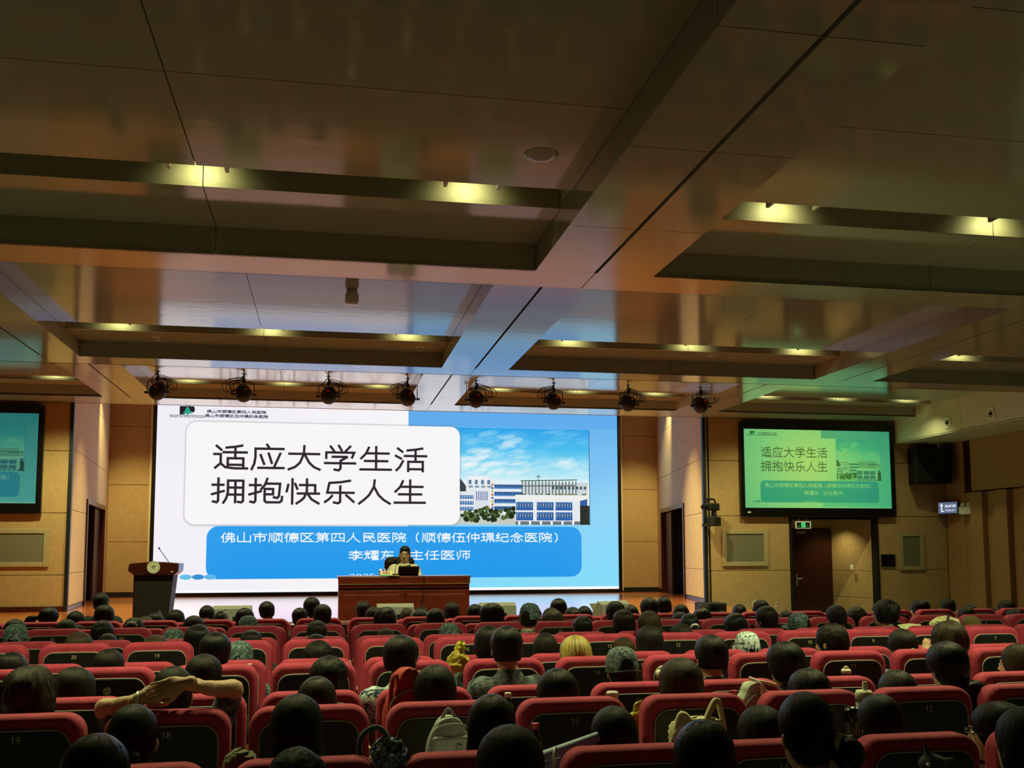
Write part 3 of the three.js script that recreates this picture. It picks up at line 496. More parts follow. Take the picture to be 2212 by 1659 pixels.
// ---------------------------------------------------------------- things on the walls, the ceiling and the stage
function soundPanel(label, x0, x1, y0, y1) {
  const w = x1 - x0, h = y1 - y0, t = thing('grille_panel', label, 'grille', [(x0 + x1) / 2, (y0 + y1) / 2, -20.3]);
  for (const s of [-1, 1]) { part('frame', rbox(0.1, h, 0.04, 0.008, s * (w / 2 - 0.05), 0, 0.02), mat.grilleFrame, t); part('frame', rbox(w - 0.2, 0.09, 0.04, 0.008, 0, s * (h / 2 - 0.045), 0.02), mat.grilleFrame, t); }
  part('cloth', metricUV(box(w - 0.18, h - 0.16, 0.02, 0, 0, 0.012)), mat.grille, t);
}
soundPanel('wide framed grille below the camera and beside the hall door', 8.40, 9.46, 1.35, 2.13);
soundPanel('upright framed grille right of the hall door', 12.58, 13.20, 1.24, 2.08);
soundPanel('framed grille under the teal screen', -6.3, -5.16, 1.41, 2.13);
const ctl = thing('control_screen', 'small black touch screen on the wall between hall door and upright grille', 'screen', [12.31, 1.455, -20.295]);
part('bezel', rbox(0.34, 0.27, 0.03, 0.008, 0, 0, 0.012), mat.frameBlack, ctl); part('glass', box(0.29, 0.21, 0.004, 0, 0.005, 0.029), M({ color: 0x030305, roughness: 0.1 }), ctl);
const cab = thing('wall_speaker', 'large black loudspeaker cabinet mounted high beside the green screen', 'speaker', [13.25, 3.55, -20.02], -0.18);
part('cabinet', rbox(0.80, 0.80, 0.44, 0.02, 0, 0, 0), mat.blackPlastic, cab); part('grille', rbox(0.72, 0.72, 0.03, 0.01, 0, 0, 0.225), mat.grille.clone(), cab).material.color.set(0x0b0b0a); part('bracket', merge([box(0.5, 0.03, 0.1, 0, 0.43, 0), box(0.03, 0.1, 0.3, 0, 0.44, -0.2), box(0.02, 0.5, 0.05, 0.42, 0, -0.1)]), mat.darkMetal, cab);
// exit sign over the hall door
const exitFace = signTexture(320, 128, (c, w, h) => { c.fillStyle = '#04140a'; c.fillRect(0, 0, w, h); c.strokeStyle = '#59ff8a'; c.fillStyle = '#59ff8a'; c.lineWidth = 5; c.fillRect(112, 10, 96, 108); c.fillStyle = '#04140a'; c.beginPath(); c.arc(164, 30, 10, 0, 7); c.fill(); c.strokeStyle = '#04140a'; c.lineWidth = 11; c.lineCap = 'round'; c.beginPath(); c.moveTo(160, 46); c.lineTo(150, 76); c.lineTo(168, 92); c.lineTo(160, 112); c.moveTo(150, 76); c.lineTo(126, 100); c.moveTo(160, 50); c.lineTo(184, 64); c.moveTo(158, 50); c.lineTo(132, 62); c.stroke(); c.strokeStyle = '#59ff8a'; c.lineWidth = 4; c.beginPath(); c.moveTo(20, 92); c.lineTo(90, 92); c.moveTo(225, 92); c.lineTo(290, 92); c.stroke(); });
const ex = thing('exit_sign', 'green running man exit sign over the hall door', 'sign', [10.27, 2.235, -20.23]);
part('case', rbox(0.36, 0.165, 0.06, 0.012), mat.whitePlastic, ex); part('face', new THREE.PlaneGeometry(0.31, 0.12).translate(-0.01, 0, 0.0315), M({ color: 0x020202, emissive: 0xffffff, emissiveMap: exitFace, emissiveIntensity: 0.9 }), ex); for (const s of [-1, 1]) part('hook', box(0.012, 0.08, 0.012, s * 0.09, 0.11, 0), mat.steel, ex);
const toiletFace = signTexture(320, 256, (c, w, h) => { c.fillStyle = '#5d6a86'; c.fillRect(0, 0, w, h); c.strokeStyle = '#f5f8ff'; c.lineWidth = 20; c.lineCap = 'butt'; c.beginPath(); c.moveTo(56, 60); c.lineTo(56, 205); c.lineTo(96, 205); c.stroke(); c.fillStyle = '#f5f8ff'; c.beginPath(); c.moveTo(56, 22); c.lineTo(26, 84); c.lineTo(86, 84); c.fill(); write(c, '洗手间', 108, 60, 190, 62, 8, '#f5f8ff'); c.font = 'bold 52px sans-serif'; c.textBaseline = 'top'; c.fillText('TOILET', 112, 158); });
const toi = thing('toilet_sign', 'glowing grey toilet sign with a white arrow on the right wall', 'sign', [13.64, 2.62, -19.97], -1.2);
part('case', rbox(0.50, 0.27, 0.06, 0.01), mat.frameBlack, toi); part('face', new THREE.PlaneGeometry(0.47, 0.25).translate(0, 0, 0.0315), M({ color: 0x020202, emissive: 0xffffff, emissiveMap: toiletFace, emissiveIntensity: 0.95 }), toi);
const em = thing('emergency_light', 'white emergency lamp box beside the toilet sign', 'lamp', [13.70, 2.54, -19.42], -1.25);
part('case', rbox(0.36, 0.17, 0.07, 0.012), mat.whitePlastic, em); for (const s of [-1, 1]) part('lamp_head', lathe([[0.0, -0.03], [0.035, -0.03], [0.05, 0.02], [0.045, 0.035], [0, 0.03]], 18).rotateX(Math.PI / 2).rotateX(-0.5).translate(s * 0.07, 0.12, 0.02), mat.whitePlastic, em); part('button', cyl(0.01, 0.01, 0.01).rotateX(Math.PI / 2).translate(0.02, -0.03, 0.037), mat.blackPlastic, em);
const dome = thing('security_camera', 'white dome camera on a bracket under the bulkhead corner', 'camera', [13.42, 4.06, -19.95]);
part('arm', merge([rbox(0.34, 0.04, 0.06, 0.01, -0.05, 0, 0), cyl(0.03, 0.03, 0.2, 0.02, -0.1, 0)]), mat.whitePlastic, dome); part('dome', merge([cyl(0.09, 0.09, 0.06, 0.02, -0.2, 0), sph(0.085, 0.02, -0.23, 0)]), mat.paleFrame, dome);
// video camera on its wall bracket at the right edge of the stage
const ptz = thing('video_camera', 'black video camera on a bracket at the stage corner', 'camera', [8.12, 2.30, -20.0], 0.5);
part('bracket', merge([rbox(0.24, 0.2, 0.2, 0.02, 0, 0, 0), box(0.08, 0.06, 0.3, 0, -0.07, -0.15), cyl(0.05, 0.07, 0.14, 0, 0.16, 0)]), mat.blackPlastic, ptz); part('body', rbox(0.34, 0.16, 0.15, 0.03, -0.05, 0.31, 0), mat.blackPlastic, ptz); part('lens', cyl(0.055, 0.06, 0.16).rotateZ(Math.PI / 2).translate(-0.28, 0.3, 0), mat.frameBlack, ptz); part('handle', tube([[-0.2, 0.4, 0], [-0.18, 0.46, 0], [0, 0.47, 0], [0.06, 0.4, 0]], 0.018), mat.blackPlastic, ptz); part('microphone', cyl(0.022, 0.022, 0.2).rotateZ(Math.PI / 2).translate(-0.2, 0.47, 0.05), mat.blackPlastic, ptz);
// ceiling devices
const det = thing('smoke_detector', 'white box-shaped detector hanging from the middle ceiling bay', 'detector', [0.24, 4.39, -10.34]); part('base', lathe([[0, 0], [0.055, 0], [0.058, -0.03], [0, -0.03]], 24), mat.paleFrame, det); part('body', lathe([[0.05, -0.03], [0.07, -0.04], [0.07, -0.12], [0.055, -0.15], [0, -0.152]], 24), mat.whitePlastic, det);
const disc = thing('ceiling_disc', 'flat round speaker disc in the nearest ceiling bay', 'speaker', [1.22, 3.98, -5.54]); part('ring', lathe([[0.0, -0.012], [0.085, -0.012], [0.1, -0.006], [0.104, 0]], 32), mat.ceiling, disc); part('grille', lathe([[0, -0.014], [0.06, -0.0145], [0.062, -0.012]], 28), mat.greyPlastic, disc);
for (const [x, y, z, l] of [[-2.15, 4.39, -13.07, 'ceiling sprinkler left of the farther beam lights'], [1.21, 4.39, -13.11, 'ceiling sprinkler close to the central beam'], [5.3, 4.39, -12.99, 'ceiling sprinkler right of the central beam'], [10.29, 4.77, -16.96, 'white sprinkler above the green side screen'], [9.91, 4.77, -14.59, 'white sprinkler past the right ceiling beam']]) { const s = thing('sprinkler', l, 'sprinkler', [x, y, z]); part('plate', lathe([[0, -0.004], [0.05, -0.006], [0.055, 0]], 20), mat.paleFrame, s); part('head', merge([cyl(0.014, 0.018, 0.03, 0, -0.02, 0), cyl(0.028, 0.028, 0.004, 0, -0.038, 0)]), mat.steel, s); }
// eight stage lamps hung from the farthest bay
const parBlack = M({ color: 0x020202, roughness: 0.6 });
function parLamp() {
  const t = new THREE.Group();
  const tilt = new THREE.Matrix4().makeRotationX(0.55);
  const body = lathe([[0, 0.135], [0.05, 0.128], [0.10, 0.095], [0.132, 0.04], [0.138, -0.02], [0.142, -0.03], [0.142, -0.055], [0.135, -0.06], [0.132, -0.15], [0.12, -0.155], [0, -0.14]], 28).rotateX(Math.PI / 2).applyMatrix4(tilt);
  part('housing', body, parBlack, t);
  for (let k = 0; k < 3; k++) part('fin', new THREE.TorusGeometry(0.134 - 0.012 * k * k, 0.005, 6, 28).translate(0, 0, 0.03 + 0.025 * k).applyMatrix4(tilt), mat.frameBlack, t);
  part('yoke', tube([[-0.175, -0.03, 0], [-0.172, 0.16, 0], [-0.165, 0.2, 0], [0.165, 0.2, 0], [0.172, 0.16, 0], [0.175, -0.03, 0]], 0.008, 40, 6), mat.darkMetal, t);
  for (const s of [-1, 1]) part('knob', merge([cyl(0.014, 0.014, 0.07).rotateZ(Math.PI / 2).translate(s * 0.17, 0, 0), cyl(0.022, 0.022, 0.02).rotateZ(Math.PI / 2).translate(s * 0.205, 0, 0)]), mat.blackPlastic, t);
  part('clamp', merge([cyl(0.012, 0.012, 0.16, 0, 0.28, 0), rbox(0.05, 0.07, 0.05, 0.008, 0, 0.23, 0), cyl(0.04, 0.04, 0.012, 0, 0.36, 0)]), mat.darkMetal, t);
  part('indicator', box(0.022, 0.008, 0.004).translate(0, 0.02, 0).applyMatrix4(new THREE.Matrix4().makeTranslation(0.02, 0.06, 0.128)), mat.redLamp, t);
  return t;
}
const par0 = parLamp(); let parN = 0;
for (const [x, dy, side] of [[-2.87, 0, 1], [-1.43, 0.02, -1], [0.02, -0.02, 1], [1.42, -0.02, -1], [2.66, -0.02, 1], [4.11, -0.01, -1], [5.54, -0.02, 0], [6.97, -0.03, 1]]) {
  const t = par0.clone(); t.name = numbered('stage_lamp'); scene.add(t); t.position.set(x, 4.41, -17.7); t.rotation.y = rr(-0.25, 0.25);
  tag(t, ['black round stage lamp with a big cable loop, first from the left', 'black round stage lamp second from the left', 'black round stage lamp third from the left', 'black round stage lamp fourth from the left, yoke swung sideways', 'black round stage lamp fourth from the right', 'black round stage lamp third from the right', 'black round stage lamp second from the right', 'black round stage lamp nearest the green side screen'][parN++], 'stage lamp', 'row of stage lamps under the ceiling');
  const loops = [];
  for (let k = 0; k < 5; k++) { const s = side || 1, a = 0.06 + 0.025 * k, cx = s * (0.13 + 0.012 * k); loops.push(tube([[0, 0.3, 0.01 * k], [s * 0.05, 0.22 + 0.02 * k, 0.03], [cx + s * a + rr(-0.03, 0.03), 0.19 + rr(-0.05, 0.04), 0.05], [cx + s * a * 0.9 + rr(-0.03, 0.03), 0.07 + rr(-0.05, 0.03), 0.04], [cx - s * 0.03, 0.06, 0.06], [s * 0.06, 0.14, 0.06], [0, 0.12, 0.08]], 0.006, 40, 5)); }
  part('cable', merge(loops.concat([tube([[0, 0.34, 0.02], [-0.06, 0.26, 0.03], [-0.11, 0.2, 0.04], [-0.04, 0.13, 0.09]], 0.008, 24, 5)])), mat.cable, t);
}
// lectern with emblem and microphone
const emblem = signTexture(256, 256, (c, w, h) => { c.fillStyle = '#c9cdb8'; c.beginPath(); c.arc(128, 128, 126, 0, 7); c.fill(); c.strokeStyle = '#70806a'; c.lineWidth = 4; c.beginPath(); c.arc(128, 128, 112, 0, 7); c.stroke(); c.fillStyle = '#55664f'; for (let k = 0; k < 9; k++) { const a = -Math.PI * 0.92 + k * Math.PI * 0.84 / 8; c.save(); c.translate(128 + 95 * Math.cos(a), 128 + 95 * Math.sin(a)); c.rotate(a + Math.PI / 2); c.fillRect(-8, -10, 16, 4); c.fillRect(-2, -10, 4, 20); c.fillRect(-9, 4, 18, 3); c.restore(); } for (let k = 0; k < 26; k++) { const a = hash2(k, 40) * 7, r = 12 + 30 * hash2(k, 41); c.beginPath(); c.arc(128 + r * Math.cos(a) * 1.1, 112 + r * 0.6 * Math.sin(a), 8, 0, 7); c.fill(); } c.fillRect(123, 120, 10, 46); c.fillRect(92, 160, 72, 5); c.fillRect(104, 170, 48, 4); c.beginPath(); c.arc(128, 78, 6, 0, 7); c.fill(); });
const lec = thing('lectern', 'dark brown wooden lectern with a round pale emblem and thin microphone', 'lectern', [-2.27, STAGE_Y, -14.4]);
{
  const sh = new THREE.Shape(); sh.moveTo(-0.235, 0); sh.lineTo(0.175, 0); sh.lineTo(0.255, 0.82); sh.lineTo(-0.255, 0.82); sh.closePath();
  part('column', metricUV(extrude(sh, 0.42, 0.008, 0, 0, -0.21)), mat.blackPlastic, lec);
  part('side_edge', metricUV(box(0.02, 0.82, 0.43, -0.25, 0.41, 0)), mat.darkWood, lec);
  const top = new THREE.Shape(); top.moveTo(-0.255, 0.80); top.lineTo(-0.33, 0.86); top.lineTo(-0.315, 0.955); top.quadraticCurveTo(0, 1.0, 0.325, 0.955); top.lineTo(0.32, 0.85); top.lineTo(0.265, 0.80); top.closePath();
  part('top', metricUV(extrude(top, 0.5, 0.012, 0, 0, -0.24)), mat.darkWood, lec);
  part('foot', metricUV(rbox(0.5, 0.05, 0.48, 0.01, -0.02, 0.025, 0)), mat.darkWood, lec);
  part('emblem', merge([cyl(0.085, 0.085, 0.012, 0, 0, 0, 40).rotateX(Math.PI / 2).translate(0.0, 0.905, 0.265)]), mat.paleFrame, lec);
  part('emblem_face', new THREE.CircleGeometry(0.083, 40).translate(0.0, 0.905, 0.2725), M({ map: emblem, roughness: 0.5 }), lec);
  part('microphone', merge([tube([[0.16, 0.97, 0], [0.1, 1.05, 0], [0.03, 1.15, 0]], 0.005, 20, 6), cyl(0.011, 0.009, 0.03).rotateZ(0.6).translate(0.025, 1.16, 0)]), mat.darkMetal, lec);
  part('switch', box(0.03, 0.012, 0.005, 0.24, 0.845, 0.262), mat.whitePlastic, lec);
}
// speaker's desk, chair and what stands on the desk
const DX = 1.13, DZ = -14.4;
const desk = thing('speaker_desk', 'long reddish brown panelled desk on the stage', 'desk', [DX, STAGE_Y, DZ]);
{
  part('tabletop', metricUV(rbox(1.90, 0.035, 0.62, 0.006, 0, 0.742, -0.26)), mat.mahogany, desk);
  part('top_rail', metricUV(rbox(1.88, 0.095, 0.05, 0.006, 0, 0.70, 0.03)), mat.mahogany, desk);
  part('gold_line', box(1.88, 0.008, 0.055, 0, 0.648, 0.033), mat.gold, desk);
  part('lower_rail', metricUV(box(1.86, 0.05, 0.03, 0, 0.62, 0.025)), mat.mahogany, desk); part('recess_band', metricUV(box(1.86, 0.035, 0.015, 0, 0.577, 0.012)), mat.darkWood, desk);
  for (const s of [-1, 1]) { part('front_panel', metricUV(rbox(0.93, 0.55, 0.03, 0.005, s * 0.468, 0.285, 0.02)), mat.mahogany, desk); part('raised_panel', metricUV(rbox(0.80, 0.44, 0.012, 0.005, s * 0.46, 0.27, 0.038)), mat.mahogany, desk); part('gold_line', box(0.80, 0.006, 0.014, s * 0.46, 0.495, 0.04), mat.gold, desk); part('side_panel', metricUV(box(0.03, 0.725, 0.56, s * 0.92, 0.362, -0.27)), mat.mahogany, desk); }
}
const cab2 = solo('desk_cable', tube([[DX + 0.27, STAGE_Y + 0.76, DZ + 0.06], [DX + 0.275, STAGE_Y + 0.6, DZ + 0.065], [DX + 0.25, STAGE_Y + 0.4, DZ + 0.06], [DX + 0.21, STAGE_Y + 0.15, DZ + 0.065], [DX + 0.2, STAGE_Y + 0.008, DZ + 0.1]], 0.007, 40, 6), mat.cable, 'black cable running down the front of the speaker desk', 'cable');
const TOP = STAGE_Y + 0.76;
const chair = thing('executive_chair', 'high-backed black leather armchair behind the desk', 'chair', [1.12, STAGE_Y, -15.16]);
{
  const leather = P0({ color: 0x14140f, roughness: 0.35, clearcoat: 0.2 });
  part('backrest', extrude(rrect(0.46, 0.74, 0.09, 0, 0.66), 0.12, 0.04, 0, 0, -0.22), leather, chair); for (const s of [-1, 0, 1]) part('cushion', rbox(0.13, 0.60, 0.05, 0.024, s * 0.135, 0.68, -0.1, 3), leather, chair);
  part('seat', rbox(0.54, 0.13, 0.52, 0.05, 0, 0.43, 0.08, 3), leather, chair); for (const s of [-1, 1]) part('armrest', tube([[s * 0.3, 0.4, 0.2], [s * 0.32, 0.62, 0.22], [s * 0.32, 0.66, 0.1], [s * 0.3, 0.6, -0.14]], 0.025), mat.mahogany, chair);
  part('base', merge([cyl(0.03, 0.03, 0.3, 0, 0.22, 0.05), ...[0, 1, 2, 3, 4].map((k) => box(0.3, 0.03, 0.05, 0.15, 0.08, 0).rotateY(k * 1.2566).translate(0, 0, 0.05)), ...[0, 1, 2, 3, 4].map((k) => sph(0.03, 0.29, 0.032, 0, 10).rotateY(k * 1.2566).translate(0, 0, 0.05))]), mat.darkMetal, chair);
}
const lap = thing('laptop', 'open black laptop on the speaker desk', 'laptop', [1.195, TOP, -14.60]);
part('lid', rbox(0.30, 0.19, 0.012, 0.005, 0, 0, 0).rotateX(0.85).translate(0, 0.072, 0.075), mat.blackPlastic, lap); part('hinge_line', box(0.28, 0.006, 0.002).rotateX(0.85).translate(0, 0.035, 0.052), mat.greyPlastic, lap); part('keyboard_base', rbox(0.30, 0.018, 0.21, 0.006, 0, 0.009, -0.09), mat.blackPlastic, lap);
const plateTex = signTexture(256, 96, (c, w, h) => { c.fillStyle = '#f3e6c4'; c.fillRect(0, 0, w, h); c.fillStyle = '#3fae86'; c.fillRect(0, 70, w, 26); c.fillStyle = '#f6d9b8'; c.fillRect(8, 6, w - 16, 60); write(c, '李耀东', 44, 14, 170, 42, 7, '#6b1e12', 0.6); });
const pl = thing('name_plate', 'cream folded name plate with red writing on the desk edge', 'name plate', [0.865, TOP, -14.36]); part('card', merge([box(0.17, 0.07, 0.003).rotateX(-0.3).translate(0, 0.035, 0.01), box(0.17, 0.07, 0.003).rotateX(0.3).translate(0, 0.035, -0.012), box(0.17, 0.003, 0.045, 0, 0.0015, 0)]), M({ color: rgb(0.85, 0.78, 0.6), roughness: 0.6 }), pl); part('face', new THREE.PlaneGeometry(0.166, 0.066).rotateX(-0.3).translate(0, 0.035, 0.0125), M({ map: plateTex, roughness: 0.6 }), pl);
const glassMat = P0({ color: 0xffffff, transmission: 1, roughness: 0.03, thickness: 0.02, ior: 1.4 });
for (const [x, l] of [[0.80, 'clear glass tumbler on the desk, outer of two'], [0.875, 'clear glass tumbler on the desk, next to the speaker']]) { const g = thing('drinking_glass', l, 'glass', [x, TOP, -14.52]); part('bowl', lathe([[0, 0.004], [0.026, 0.004], [0.03, 0.03], [0.033, 0.1], [0.0305, 0.1], [0.027, 0.03], [0.0, 0.012]], 24), glassMat, g); part('water', lathe([[0, 0.0125], [0.0265, 0.032], [0.029, 0.065], [0, 0.065]], 20), P0({ color: 0xffffff, transmission: 1, roughness: 0, thickness: 0.02, ior: 1.33 }), g); }
const mic = thing('desk_microphone', 'thin gooseneck microphone before the seated speaker', 'microphone', [1.0, TOP, -14.5]); part('base', rbox(0.1, 0.03, 0.09, 0.008, 0, 0.015, 0), mat.blackPlastic, mic); part('neck', tube([[0, 0.03, 0], [0.0, 0.10, 0], [0.03, 0.17, -0.02], [0.08, 0.215, -0.07]], 0.005, 24, 6), mat.darkMetal, mic); part('capsule', sph(0.012, 0.085, 0.22, -0.075), mat.blackPlastic, mic);
const note = thing('papers', 'yellow papers beside the laptop on the desk', 'papers', [0.96, TOP, -14.42]); for (let k = 0; k < 3; k++) part('sheet', box(0.15, 0.002, 0.19, 0.004 * k, 0.002 + 0.003 * k, 0.003 * k).rotateY(0.05 * k), M({ color: rgb(0.75, 0.66, 0.3), roughness: 0.8 }), note);
// floor monitors along the stage edge
function wedge(w, mirror) {
  const t = new THREE.Group(), sh = new THREE.Shape(); sh.moveTo(0, 0); sh.lineTo(0.42, 0); sh.lineTo(0.42, 0.12); sh.lineTo(0.16, 0.40); sh.lineTo(0.05, 0.36); sh.closePath();
  part('cabinet', metricUV(extrude(sh, w, 0.01).rotateY(Math.PI / 2).translate(-w / 2, 0, 0.05)), mat.greyPlastic, t);
  part('top_edge', box(w, 0.012, 0.05, 0, 0.395, -0.12), mat.armCap, t);
  part('socket', merge([box(0.09, 0.09, 0.01, 0.06, 0.22, 0.052)]), mat.blackPlastic, t); part('grille', box(w - 0.06, 0.3, 0.01).rotateX(-0.75).translate(0, 0.25, -0.245), mat.grille, t);
  return t;
}
const wedge0 = wedge(0.5);
[[-1.19, 'floor monitor beside the lectern'], [0.95, 'floor monitor in front of the speaker desk'], [2.36, 'floor monitor right of the speaker desk'], [4.05, 'floor monitor angled at the right, showing its side']].forEach(([x, l], k) => { const t = wedge0.clone(); t.name = numbered('floor_monitor'); scene.add(t); t.position.set(x, STAGE_Y, -13.62); t.rotation.y = k === 3 ? 0.35 : 0; tag(t, 'grey wedge ' + l, 'monitor speaker', 'wedge monitors on the stage edge'); });
const bb = thing('subwoofer', 'black box loudspeaker standing on the stage before the yellow wall', 'speaker', [5.5, STAGE_Y, -13.75]); part('cabinet', rbox(0.36, 0.36, 0.34, 0.015, 0, 0.18, 0), mat.blackPlastic, bb); part('handle', box(0.12, 0.03, 0.01, 0, 0.3, 0.172), mat.frameBlack, bb);
// long tables before the front row
for (let k = 0; k < 6; k++) {
  const x = -1.7 + 2.12 * k, t = thing('front_table', `long wooden table before the front row, ${ORD[k]} from the left`, 'table', [x, 0, -12.82], 0, 'tables before the front row');
  part('tabletop', metricUV(rbox(2.08, 0.03, 0.40, 0.006, 0, 0.755, 0)), mat.mahogany, t); part('front_panel', metricUV(box(2.06, 0.70, 0.025, 0, 0.42, -0.19)), mat.mahogany, t); part('edge_strip', box(2.06, 0.012, 0.03, 0, 0.778, -0.19), mat.armCap, t);
  for (const s of [-1, 1]) part('leg', box(0.04, 0.74, 0.34, s * 1.0, 0.37, 0), mat.mahogany, t);
}
// ---------------------------------------------------------------- seats
const font = await new FontLoader().loadAsync('fonts/droid/droid_sans_regular.typeface.json');
const PITCH = 0.58, ROWS = 0.8607, rowZ = (k) => -3.533 - ROWS * k, seatX = (n) => (1.22 + (15 - n) * 0.64) * 0.906;
const SEAT_TOP = [0.935, 0.988, 0.935, 0.988, 0.925, 0.985, 0.935, 0.975, 0.905, 0.93, 0.85];
const archPath = (w, y0, y1, r, z) => { const p = [[-w, y0, z], [-w, (y0 + y1 - r) / 2, z]]; for (let k = 0; k <= 6; k++) { const a = Math.PI - k * Math.PI / 12; p.push([-w + r + r * Math.cos(a), y1 - r + r * Math.sin(a), z]); } for (let k = 0; k <= 6; k++) { const a = Math.PI / 2 - k * Math.PI / 12; p.push([w - r + r * Math.cos(a), y1 - r + r * Math.sin(a), z]); } p.push([w, (y0 + y1 - r) / 2, z], [w, y0, z]); return p; };
const seatGeo = {
  pad: metricUV(toCreasedNormals(extrude(rrect(0.505, 0.62, 0.085, 0, 0.678), 0.115, 0.032, 0, 0, -0.118, 8, 6), 0.6), 2),
  shell: extrude(rrect(0.415, 0.60, 0.07, 0, 0.628), 0.022, 0.006, 0, 0, -0.012, 8),
  rim: new THREE.TubeGeometry(new THREE.CatmullRomCurve3(archPath(0.206, 0.36, 0.928, 0.066, 0.005).map((p) => V(...p))), 90, 0.0038, 6),
  seat: rbox(0.49, 0.09, 0.46, 0.035, 0, 0.41, -0.35, 3),
  under: rbox(0.44, 0.03, 0.40, 0.01, 0, 0.355, -0.35),
  arm: rbox(0.05, 0.24, 0.36, 0.012, -0.29, 0.47, -0.22), armCap: rbox(0.055, 0.028, 0.40, 0.012, -0.29, 0.605, -0.22),
  leg: merge([box(0.045, 0.36, 0.10, -0.29, 0.18, -0.20), box(0.05, 0.012, 0.30, -0.29, 0.006, -0.20)]),
};
const digits = new Map();
const digitGeo = (n) => { if (!digits.has(n)) { const g = new TextGeometry(String(n), { font, size: 0.026, depth: 0.0015, curveSegments: 3 }); g.computeBoundingBox(); g.translate(-(g.boundingBox.max.x + g.boundingBox.min.x) / 2 + 0.0, 0.882, 0.0095); digits.set(n, g); } return digits.get(n); };
const rowName = (k) => k < 0 ? 'nearest row' : ORD[k] + ' seat row';
const SEATS = [[12, 18], [11, 19], [10, 19], [9, 20], [8, 20], [7, 21], [5, 21], [4, 22], [3, 22], [2, 23], [1, 23]];
function seat(k, n) {
  const t = thing('auditorium_seat', `red seat marked ${n}, ${ORD[SEATS[k][1] - n]} from the left in the ${rowName(k)} from the camera`, 'seat', [seatX(n), 0, rowZ(k)], 0, 'red auditorium seats');
  t.scale.y = SEAT_TOP[k] / 0.988;
  part('backrest', seatGeo.pad, mat.redSeat, t); part('back_shell', seatGeo.shell, mat.blackShell, t); part('shell_rim', seatGeo.rim, mat.rim, t);
  if (k === 3 && n === 19) part('round_plate', merge([cyl(0.022, 0.022, 0.004, 0, 0, 0, 24).rotateX(Math.PI / 2).translate(0, 0.86, 0.011)]), mat.rim, t).add(...[-1, 1].map((q) => { const d = shade(new THREE.Mesh(cyl(0.0035, 0.0035, 0.002, 0, 0, 0, 10).rotateX(Math.PI / 2).translate(q * 0.011, 0.86, 0.0135), mat.blackShell)); d.name = 'hole'; return d; })); else part('seat_number', digitGeo(n), mat.digit, t);
  part('seat', seatGeo.seat, mat.redSeat, t); part('seat_pan', seatGeo.under, mat.blackShell, t);
  part('armrest', seatGeo.arm, mat.blackShell, t); part('arm_cap', seatGeo.armCap, mat.armCap, t); part('leg', seatGeo.leg, mat.darkMetal, t);
}
SEATS.forEach(([a, b], k) => { for (let n = b; n >= a; n--) seat(k, n); });

// ---------------------------------------------------------------- people: distance fields meshed by surface nets
function surfaceNets(f, lo, hi, cell) {
  const n = [0, 1, 2].map((i) => Math.ceil((hi[i] - lo[i]) / cell) + 1), [nx, ny, nz] = n, F = new Float32Array(nx * ny * nz), id = new Int32Array(nx * ny * nz).fill(-1), pos = [], idx = [];
  const at = (x, y, z) => x + nx * (y + ny * z);
  for (let z = 0; z < nz; z++) for (let y = 0; y < ny; y++) for (let x = 0; x < nx; x++) F[at(x, y, z)] = f(lo[0] + x * cell, lo[1] + y * cell, lo[2] + z * cell);
  for (let z = 0; z < nz - 1; z++) for (let y = 0; y < ny - 1; y++) for (let x = 0; x < nx - 1; x++) {
    let s = 0, cx = 0, cy = 0, cz = 0, m = 0;
    for (let c = 0; c < 8; c++) if (F[at(x + (c & 1), y + (c >> 1 & 1), z + (c >> 2))] < 0) s |= 1 << c;
    if (s === 0 || s === 255) continue;
    for (let a = 0; a < 8; a++) for (const bit of [1, 2, 4]) if (!(a & bit)) {
      const b = a | bit; if ((s >> a & 1) === (s >> b & 1)) continue;
      const fa = F[at(x + (a & 1), y + (a >> 1 & 1), z + (a >> 2))], fb = F[at(x + (b & 1), y + (b >> 1 & 1), z + (b >> 2))], t = fa / (fa - fb);
      cx += (a & 1) + (bit === 1 ? t : 0); cy += (a >> 1 & 1) + (bit === 2 ? t : 0); cz += (a >> 2) + (bit === 4 ? t : 0); m++;
    }
    id[at(x, y, z)] = pos.length / 3; pos.push(lo[0] + (x + cx / m) * cell, lo[1] + (y + cy / m) * cell, lo[2] + (z + cz / m) * cell);
  }
  const quad = (a, b, c, d, flip) => { if (a < 0 || b < 0 || c < 0 || d < 0) return; flip ? idx.push(a, c, b, b, c, d) : idx.push(a, b, c, b, d, c); };
  for (let z = 1; z < nz - 1; z++) for (let y = 1; y < ny - 1; y++) for (let x = 1; x < nx - 1; x++) {
    const i = F[at(x, y, z)] < 0;
    if (i !== F[at(x + 1, y, z)] < 0) quad(id[at(x, y - 1, z - 1)], id[at(x, y, z - 1)], id[at(x, y - 1, z)], id[at(x, y, z)], !i);
    if (i !== F[at(x, y + 1, z)] < 0) quad(id[at(x - 1, y, z - 1)], id[at(x, y, z - 1)], id[at(x - 1, y, z)], id[at(x, y, z)], i);
    if (i !== F[at(x, y, z + 1)] < 0) quad(id[at(x - 1, y - 1, z)], id[at(x, y - 1, z)], id[at(x - 1, y, z)], id[at(x, y, z)], !i);
  }
  return { pos: Float32Array.from(pos), idx: Uint32Array.from(idx) };
}
const smin = (a, b, k) => { const h = Math.max(k - Math.abs(a - b), 0) / k; return Math.min(a, b) - h * h * k / 4; };
const ell = (x, y, z, c, r) => { const u = (x - c[0]) / r[0], v = (y - c[1]) / r[1], w = (z - c[2]) / r[2], q = Math.hypot(u, v, w), g = Math.hypot(u / r[0], v / r[1], w / r[2]); return g < 1e-6 ? -Math.min(...r) : q * (q - 1) / g; };
